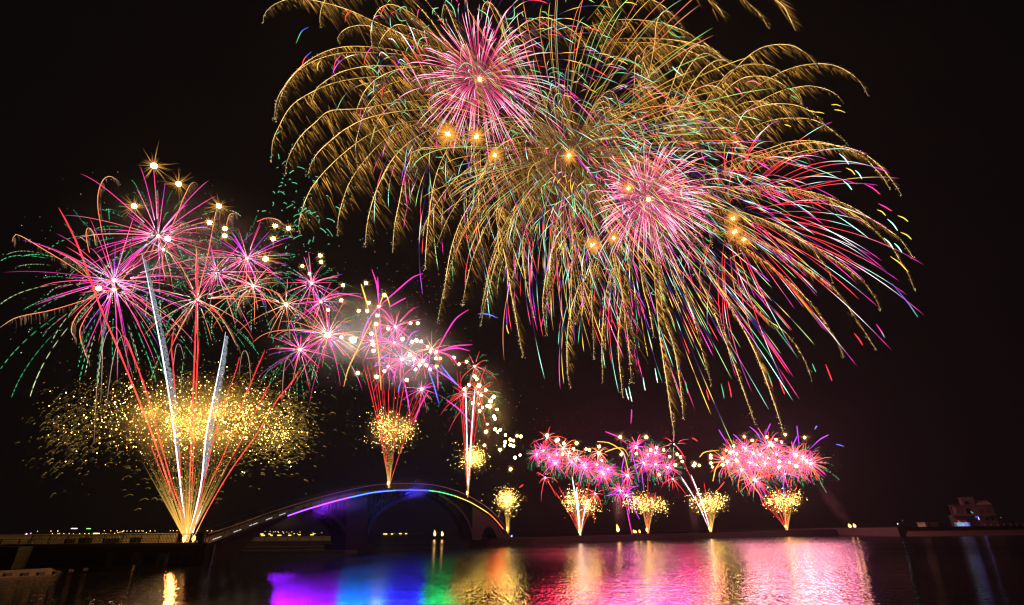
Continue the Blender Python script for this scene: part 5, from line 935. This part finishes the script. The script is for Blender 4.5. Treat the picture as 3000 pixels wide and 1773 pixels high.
BM = [(1700, 1569, 'first breakwater mine, gold with white comets fanning to the left', [(1672, 1470, 12, 16, 1.3), (1690, 1458, 14, 16, 1), (1722, 1478, 12, 16, 1.3), (1745, 1480, 20, 14, .3)], [(1622, 1435), (1637, 1425), (1668, 1470), (1695, 1410), (1715, 1440), (1730, 1400), (1740, 1470), (1690, 1411)], [(1676, 1396), (1688, 1430), (1720, 1465)]),
      (1898, 1563, 'second breakwater mine, broad gold cloud under violet comets', [(1865, 1468, 14, 14, 1), (1885, 1478, 13, 16, 1.4), (1912, 1480, 16, 12, 1), (1935, 1482, 12, 10, .6), (1830, 1474, 8, 6, .1)], [(1898, 1390), (1922, 1440), (1907, 1450), (1874, 1440)], []),
      (2082, 1559, 'third breakwater mine, gold with two long white comets leaning left', [(2060, 1472, 18, 14, 1), (2080, 1478, 16, 14, 1.4), (2105, 1468, 18, 12, .8), (2030, 1456, 14, 12, .2), (2101, 1448, 3, 5, .15)], [(2001, 1350), (2000, 1400), (2062, 1410), (2068, 1440)], [(1995, 1396), (2024, 1390)]),
      (2305, 1553, 'fourth breakwater mine, gold with many red comets', [(2275, 1466, 14, 13, 1), (2300, 1472, 16, 14, 1.3), (2325, 1462, 13, 12, 1), (2250, 1474, 14, 10, .25)], [(2220, 1440), (2240, 1425), (2255, 1445), (2268, 1410), (2285, 1430), (2300, 1440), (2318, 1400), (2335, 1420), (2232, 1470)], [])]
for i, (px, py, lab, balls, rd, wh) in enumerate(BM):
    Dm = np.interp(px, [q[0] for q in front], [p[1] for p in Fp]) + 5
    mine(px, py, Dm, lab, balls, (math.radians(14), 104, 26), rays(px, py, rd, 1.8, .6), rays(px, py, wh, 2.2, 1.0), 910 + i, 2.0, 0, hair=330, ndots=800)
# ---- steady flames
def flame(px, py, h, wd, D, label):
    b = U(px, py, D=D); m = mpp(b); e = empty('flame', b, label, 'flame', 'flame pots on the water front')
    prof = [(0, .45), (.12, .8), (.3, 1.0), (.5, .85), (.7, .6), (.88, .3), (1, .03)]; g = Glow(); P = np.array([b + np.array([.12 * wd * m * math.sin(5 * t), 0, h * m * t]) for t, _ in prof])
    c = keyed([(0, (3, 1.0, .12)), (.3, (9, 5, 1.4)), (.6, (8, 3.6, .5)), (1, (2, .5, .05))], np.array([t for t, _ in prof]))
    link('fire', g.tubes(P[None], np.array([[wd * .5 * m * k for _, k in prof]]), c[None]).mesh('fire', b), GLOWL, e)
    MB().bar(b + [0, 0, -.5], b + [0, 0, .05], .3, 8, .45).build('fire_pot', M_BLACK, e, b)
Db = lambda px: np.interp(px, [q[0] for q in front], [p[1] for p in Fp]) + 6
for px, py, h, wd, lab in ((1810, 1559, 22, 8, 'tallest teardrop flame on the breakwater'), (1857, 1562, 10, 5, 'small flame, left of a close pair on the breakwater'), (1863, 1562, 8, 4, 'small flame, right of a close pair on the breakwater'), (1874, 1562, 10, 4, 'single small flame left of the second breakwater mine'), (2490, 1546, 11, 8, 'left one of the twin bright flames near the end of the breakwater'), (2504, 1545.5, 11, 7, 'right one of the twin bright flames near the end of the breakwater')): flame(px, py, h, wd, Db(px), lab)
for px, lab, h in ((1273, 'left flame seen through the main bridge arch', 17), (1295, 'right flame seen through the main bridge arch', 14)): flame(px, 1571, h, 6, 330, lab)
# ---- loose drifting sparks
def drift(name, label, n, fx, fy, D, cols, rpx, seed):
    r = np.random.default_rng(seed); x = fx(r, n); y = fy(r, n); P = lift(np.stack([x, y], -1), D(x) + r.normal(0, 6, n)); m = np.array([mpp(p) for p in P]); c = P.mean(0)
    o = link(name, Glow().dots(P, r.uniform(*rpx, n) * m, np.array(cols)[r.integers(len(cols), size=n)] * r.uniform(.3, 1.1, (n, 1))).mesh(name, c), GLOW, None, c); tag(o, label, None, None, 'stuff')
drift('drifting_sparks', 'tiny red and pale sparks drifting above the bridge smoke', 170, lambda r, n: r.normal(1220, 110, n), lambda r, n: r.normal(890, 75, n), lambda x: 150 + 0 * x, [(1.4, .2, .12), (1.3, .3, .2), (.9, .8, .7)], (.6, 1.3), 1)
drift('drifting_sparks', 'tiny red sparks drifting above the breakwater bursts', 130, lambda r, n: r.uniform(1560, 2320, n), lambda r, n: r.normal(1245, 28, n), lambda x: 240 + 0 * x, [(1.4, .15, .12), (1.2, .2, .1)], (.5, 1.0), 2)
drift('drifting_sparks', 'pale sparks scattered around the gold mines on the bridge', 190, lambda r, n: r.normal(1370, 190, n), lambda r, n: r.normal(1240, 90, n), lambda x: 180 + 0 * x, [(1.3, 1.2, .9), (1.2, .9, .6), (1.3, .3, .2)], (.5, 1.1), 3)
drift('drifting_sparks', 'pale green sparks scattered over the left bursts', 260, lambda r, n: r.normal(560, 260, n), lambda r, n: r.normal(830, 130, n), lambda x: 105 + 0 * x, [(1.0, 1.3, 1.1), (.5, 1.2, .8)], (.6, 1.5), 4)
r = np.random.default_rng(9); g = Glow(); K = 95; x = r.normal(880, 55, K); y = r.normal(600, 75, K); s = lift(np.stack([x, y], -1), 130 + r.normal(0, 5, K)); m = mpp(s[0]); t = np.linspace(0, 1, 6)[None, :, None]; ln = (r.uniform(4, 22, K) * m)[:, None, None]; d = r.normal(0, 1, (K, 1, 3)) * [1, .2, .5]
g.tubes(s[:, None] + d * ln * t * .6 - np.array([0, 0, .5]) * ln * t ** 2, 1.0 * m, np.array([.2, .95, .5])[None, None] * r.uniform(.3, 1, (K, 1, 1)) * np.ones((1, 6, 1)))
tag(link('green_crackle', g.mesh('green_crackle', s.mean(0)), GLOW, None, s.mean(0)), 'fading green crackle sparks left of the gold willow', None, None, 'stuff')

# ---- smoke and haze
def smoke_mat(name, dens, col, scale, seed, ani=.3):
    m, n = node_mat(name); o = n.nodes.new('ShaderNodeOutputMaterial'); v = n.nodes.new('ShaderNodeVolumeScatter')
    v.inputs['Color'].default_value = (*col, 1); v.inputs['Anisotropy'].default_value = ani
    tc = n.nodes.new('ShaderNodeTexCoord'); ln = n.nodes.new('ShaderNodeVectorMath'); ln.operation = 'LENGTH'
    n.links.new(tc.outputs['Object'], ln.inputs[0])
    fall = n.nodes.new('ShaderNodeMapRange'); fall.interpolation_type = 'SMOOTHSTEP'; fall.inputs[1].default_value = .98; fall.inputs[2].default_value = .0; fall.inputs[3].default_value = 0; fall.inputs[4].default_value = 1
    n.links.new(ln.outputs['Value'], fall.inputs[0])
    mp = n.nodes.new('ShaderNodeMapping'); mp.inputs['Location'].default_value = (seed * 3.1, seed * 1.7, seed)
    nz = n.nodes.new('ShaderNodeTexNoise'); nz.inputs['Scale'].default_value = scale; nz.inputs['Detail'].default_value = 4; nz.inputs['Roughness'].default_value = .6
    n.links.new(tc.outputs['Object'], mp.inputs[0]); n.links.new(mp.outputs[0], nz.inputs['Vector'])
    th = n.nodes.new('ShaderNodeMapRange'); th.inputs[1].default_value = .38; th.inputs[2].default_value = .72; th.inputs[3].default_value = 0; th.inputs[4].default_value = 1
    n.links.new(nz.outputs[0], th.inputs[0])
    a = n.nodes.new('ShaderNodeMath'); a.operation = 'MULTIPLY'; n.links.new(fall.outputs[0], a.inputs[0]); n.links.new(th.outputs[0], a.inputs[1])
    b = n.nodes.new('ShaderNodeMath'); b.operation = 'MULTIPLY'; b.inputs[1].default_value = dens; n.links.new(a.outputs[0], b.inputs[0])
    n.links.new(b.outputs[0], v.inputs['Density']); n.links.new(v.outputs[0], o.inputs['Volume']); return m
def smoke(px, py, D, rx, ry, dens, label, seed, col=(.9, .9, .9), scale=1.6, tilt=0, lights=()):
    c = U(px, py, D=D); m = mpp(c)
    bm = bmesh.new(); bmesh.ops.create_icosphere(bm, subdivisions=3, radius=1); me = bpy.data.meshes.new('smoke_cloud'); bm.to_mesh(me); bm.free()
    o = link('smoke_cloud', me, smoke_mat('smoke', dens / (min(rx, ry) * m), col, scale, seed), None, c); o.scale = (rx * m, min(rx, ry) * m, ry * m); o.rotation_euler = (0, tilt, 0)
    tag(o, label, None, None, 'stuff')
    for lx, ly, colr, pw in lights: lamp('burst_light', None, U(lx, ly, D=D - min(rx, ry) * m * .1), colr, pw, 1.2)
smoke(1035, 985, 146, 300, 180, .75, 'grey smoke lit white by the bursts over the bridge', 1, lights=((965, 985, (1, .8, .75), 2300), (1035, 998, (.85, 1, .9), 3600), (870, 900, (1, .6, .6), 900)))
smoke(1200, 1040, 160, 220, 140, .75, 'grey green smoke among the white stars over the bridge', 2, lights=((1205, 1040, (.8, 1, .95), 2600), (1240, 1065, (1, .9, .8), 1100)))
smoke(1420, 1190, 180, 110, 170, .30, 'yellow lit smoke around the star stream right of the bridge', 3, (.9, .85, .6), lights=((1435, 1180, (1, .75, .25), 160),))
smoke(1905, 600, 296, 260, 220, .8, 'pink lit smoke inside the lower pink burst', 4, lights=())
smoke(1406, 240, 306, 250, 210, .7, 'magenta lit smoke inside the upper pink burst', 5, lights=())
smoke(1660, 470, 320, 330, 260, .6, 'brown lit smoke between the pink bursts', 6, (.9, .7, .4), lights=((1600, 440, (1, .5, .15), 5000), (1720, 430, (1, .5, .15), 5000), (1700, 560, (1, .4, .2), 5000)))
smoke(1812, 1490, 235, 24, 70, .5, 'thin smoke rising above the teardrop flame', 7, (.9, .8, .6), 2.4)
smoke(2445, 1480, 345, 26, 90, .5, 'smoke plume drifting up left from the twin flames', 8, (.9, .7, .6), 2.4, tilt=-.5)
smoke(2030, 1500, 270, 20, 80, .4, 'thin smoke left of the third breakwater mine', 9, (.9, .8, .7), 2.4)

for i, (bx, by, D, rx, ry, balls) in enumerate(MINES):  # smoke and lamps added to give each glitter cloud its golden glow
    pw = (3600, 800, 600, 800, 600, 650, 750, 900)[i]; big = i == 0
    smoke(bx if not big else 580, by if not big else 1230, D, rx * (1.1 if not big else .75), ry * 1.15, (.95 if big else .55), 'added gold glow smoke inside the ' + ('large gold cloud over the promenade' if big else 'gold ball of mine number %d along the water' % (i + 1)), 20 + i, (.95, .8, .5), 2.2,
          lights=tuple((b[0], b[1], (1, .58, .10), pw * (b[4] / 2 if big else b[4])) for b in balls if b[4] >= 1))

smoke(930, 1495, onb(930, 1495)[1], 190, 60, .5, 'thin mist around the violet length of the bridge light', 40, (.9, .9, .95), .8, tilt=-.3)
smoke(1190, 1432, onb(1190, 1436)[1], 110, 40, .35, 'thin mist around the blue crest of the bridge light', 41, (.9, .9, .95), .8)
smoke(520, 720, 104, 380, 250, .40, 'thin drifting smoke between the left magenta bursts', 50, (.85, .8, .82), 1.8, lights=((330, 800, (1, .45, .6), 700), (520, 690, (1, .6, .6), 700), (690, 760, (1, .5, .6), 700)))
# ---- the smoky night air
def haze():
    m, n = node_mat('night_haze'); o = n.nodes.new('ShaderNodeOutputMaterial'); v = n.nodes.new('ShaderNodeVolumePrincipled')
    v.inputs['Color'].default_value = (.78, .76, .76, 1); v.inputs['Density'].default_value = HAZE; v.inputs['Anisotropy'].default_value = .65
    n.links.new(v.outputs[0], o.inputs['Volume'])
    MB().box(-420, 520, -8, 1400, -1.2, 520).build('haze', m)['kind'] = 'stuff'
HAZE = 0.00009
haze()
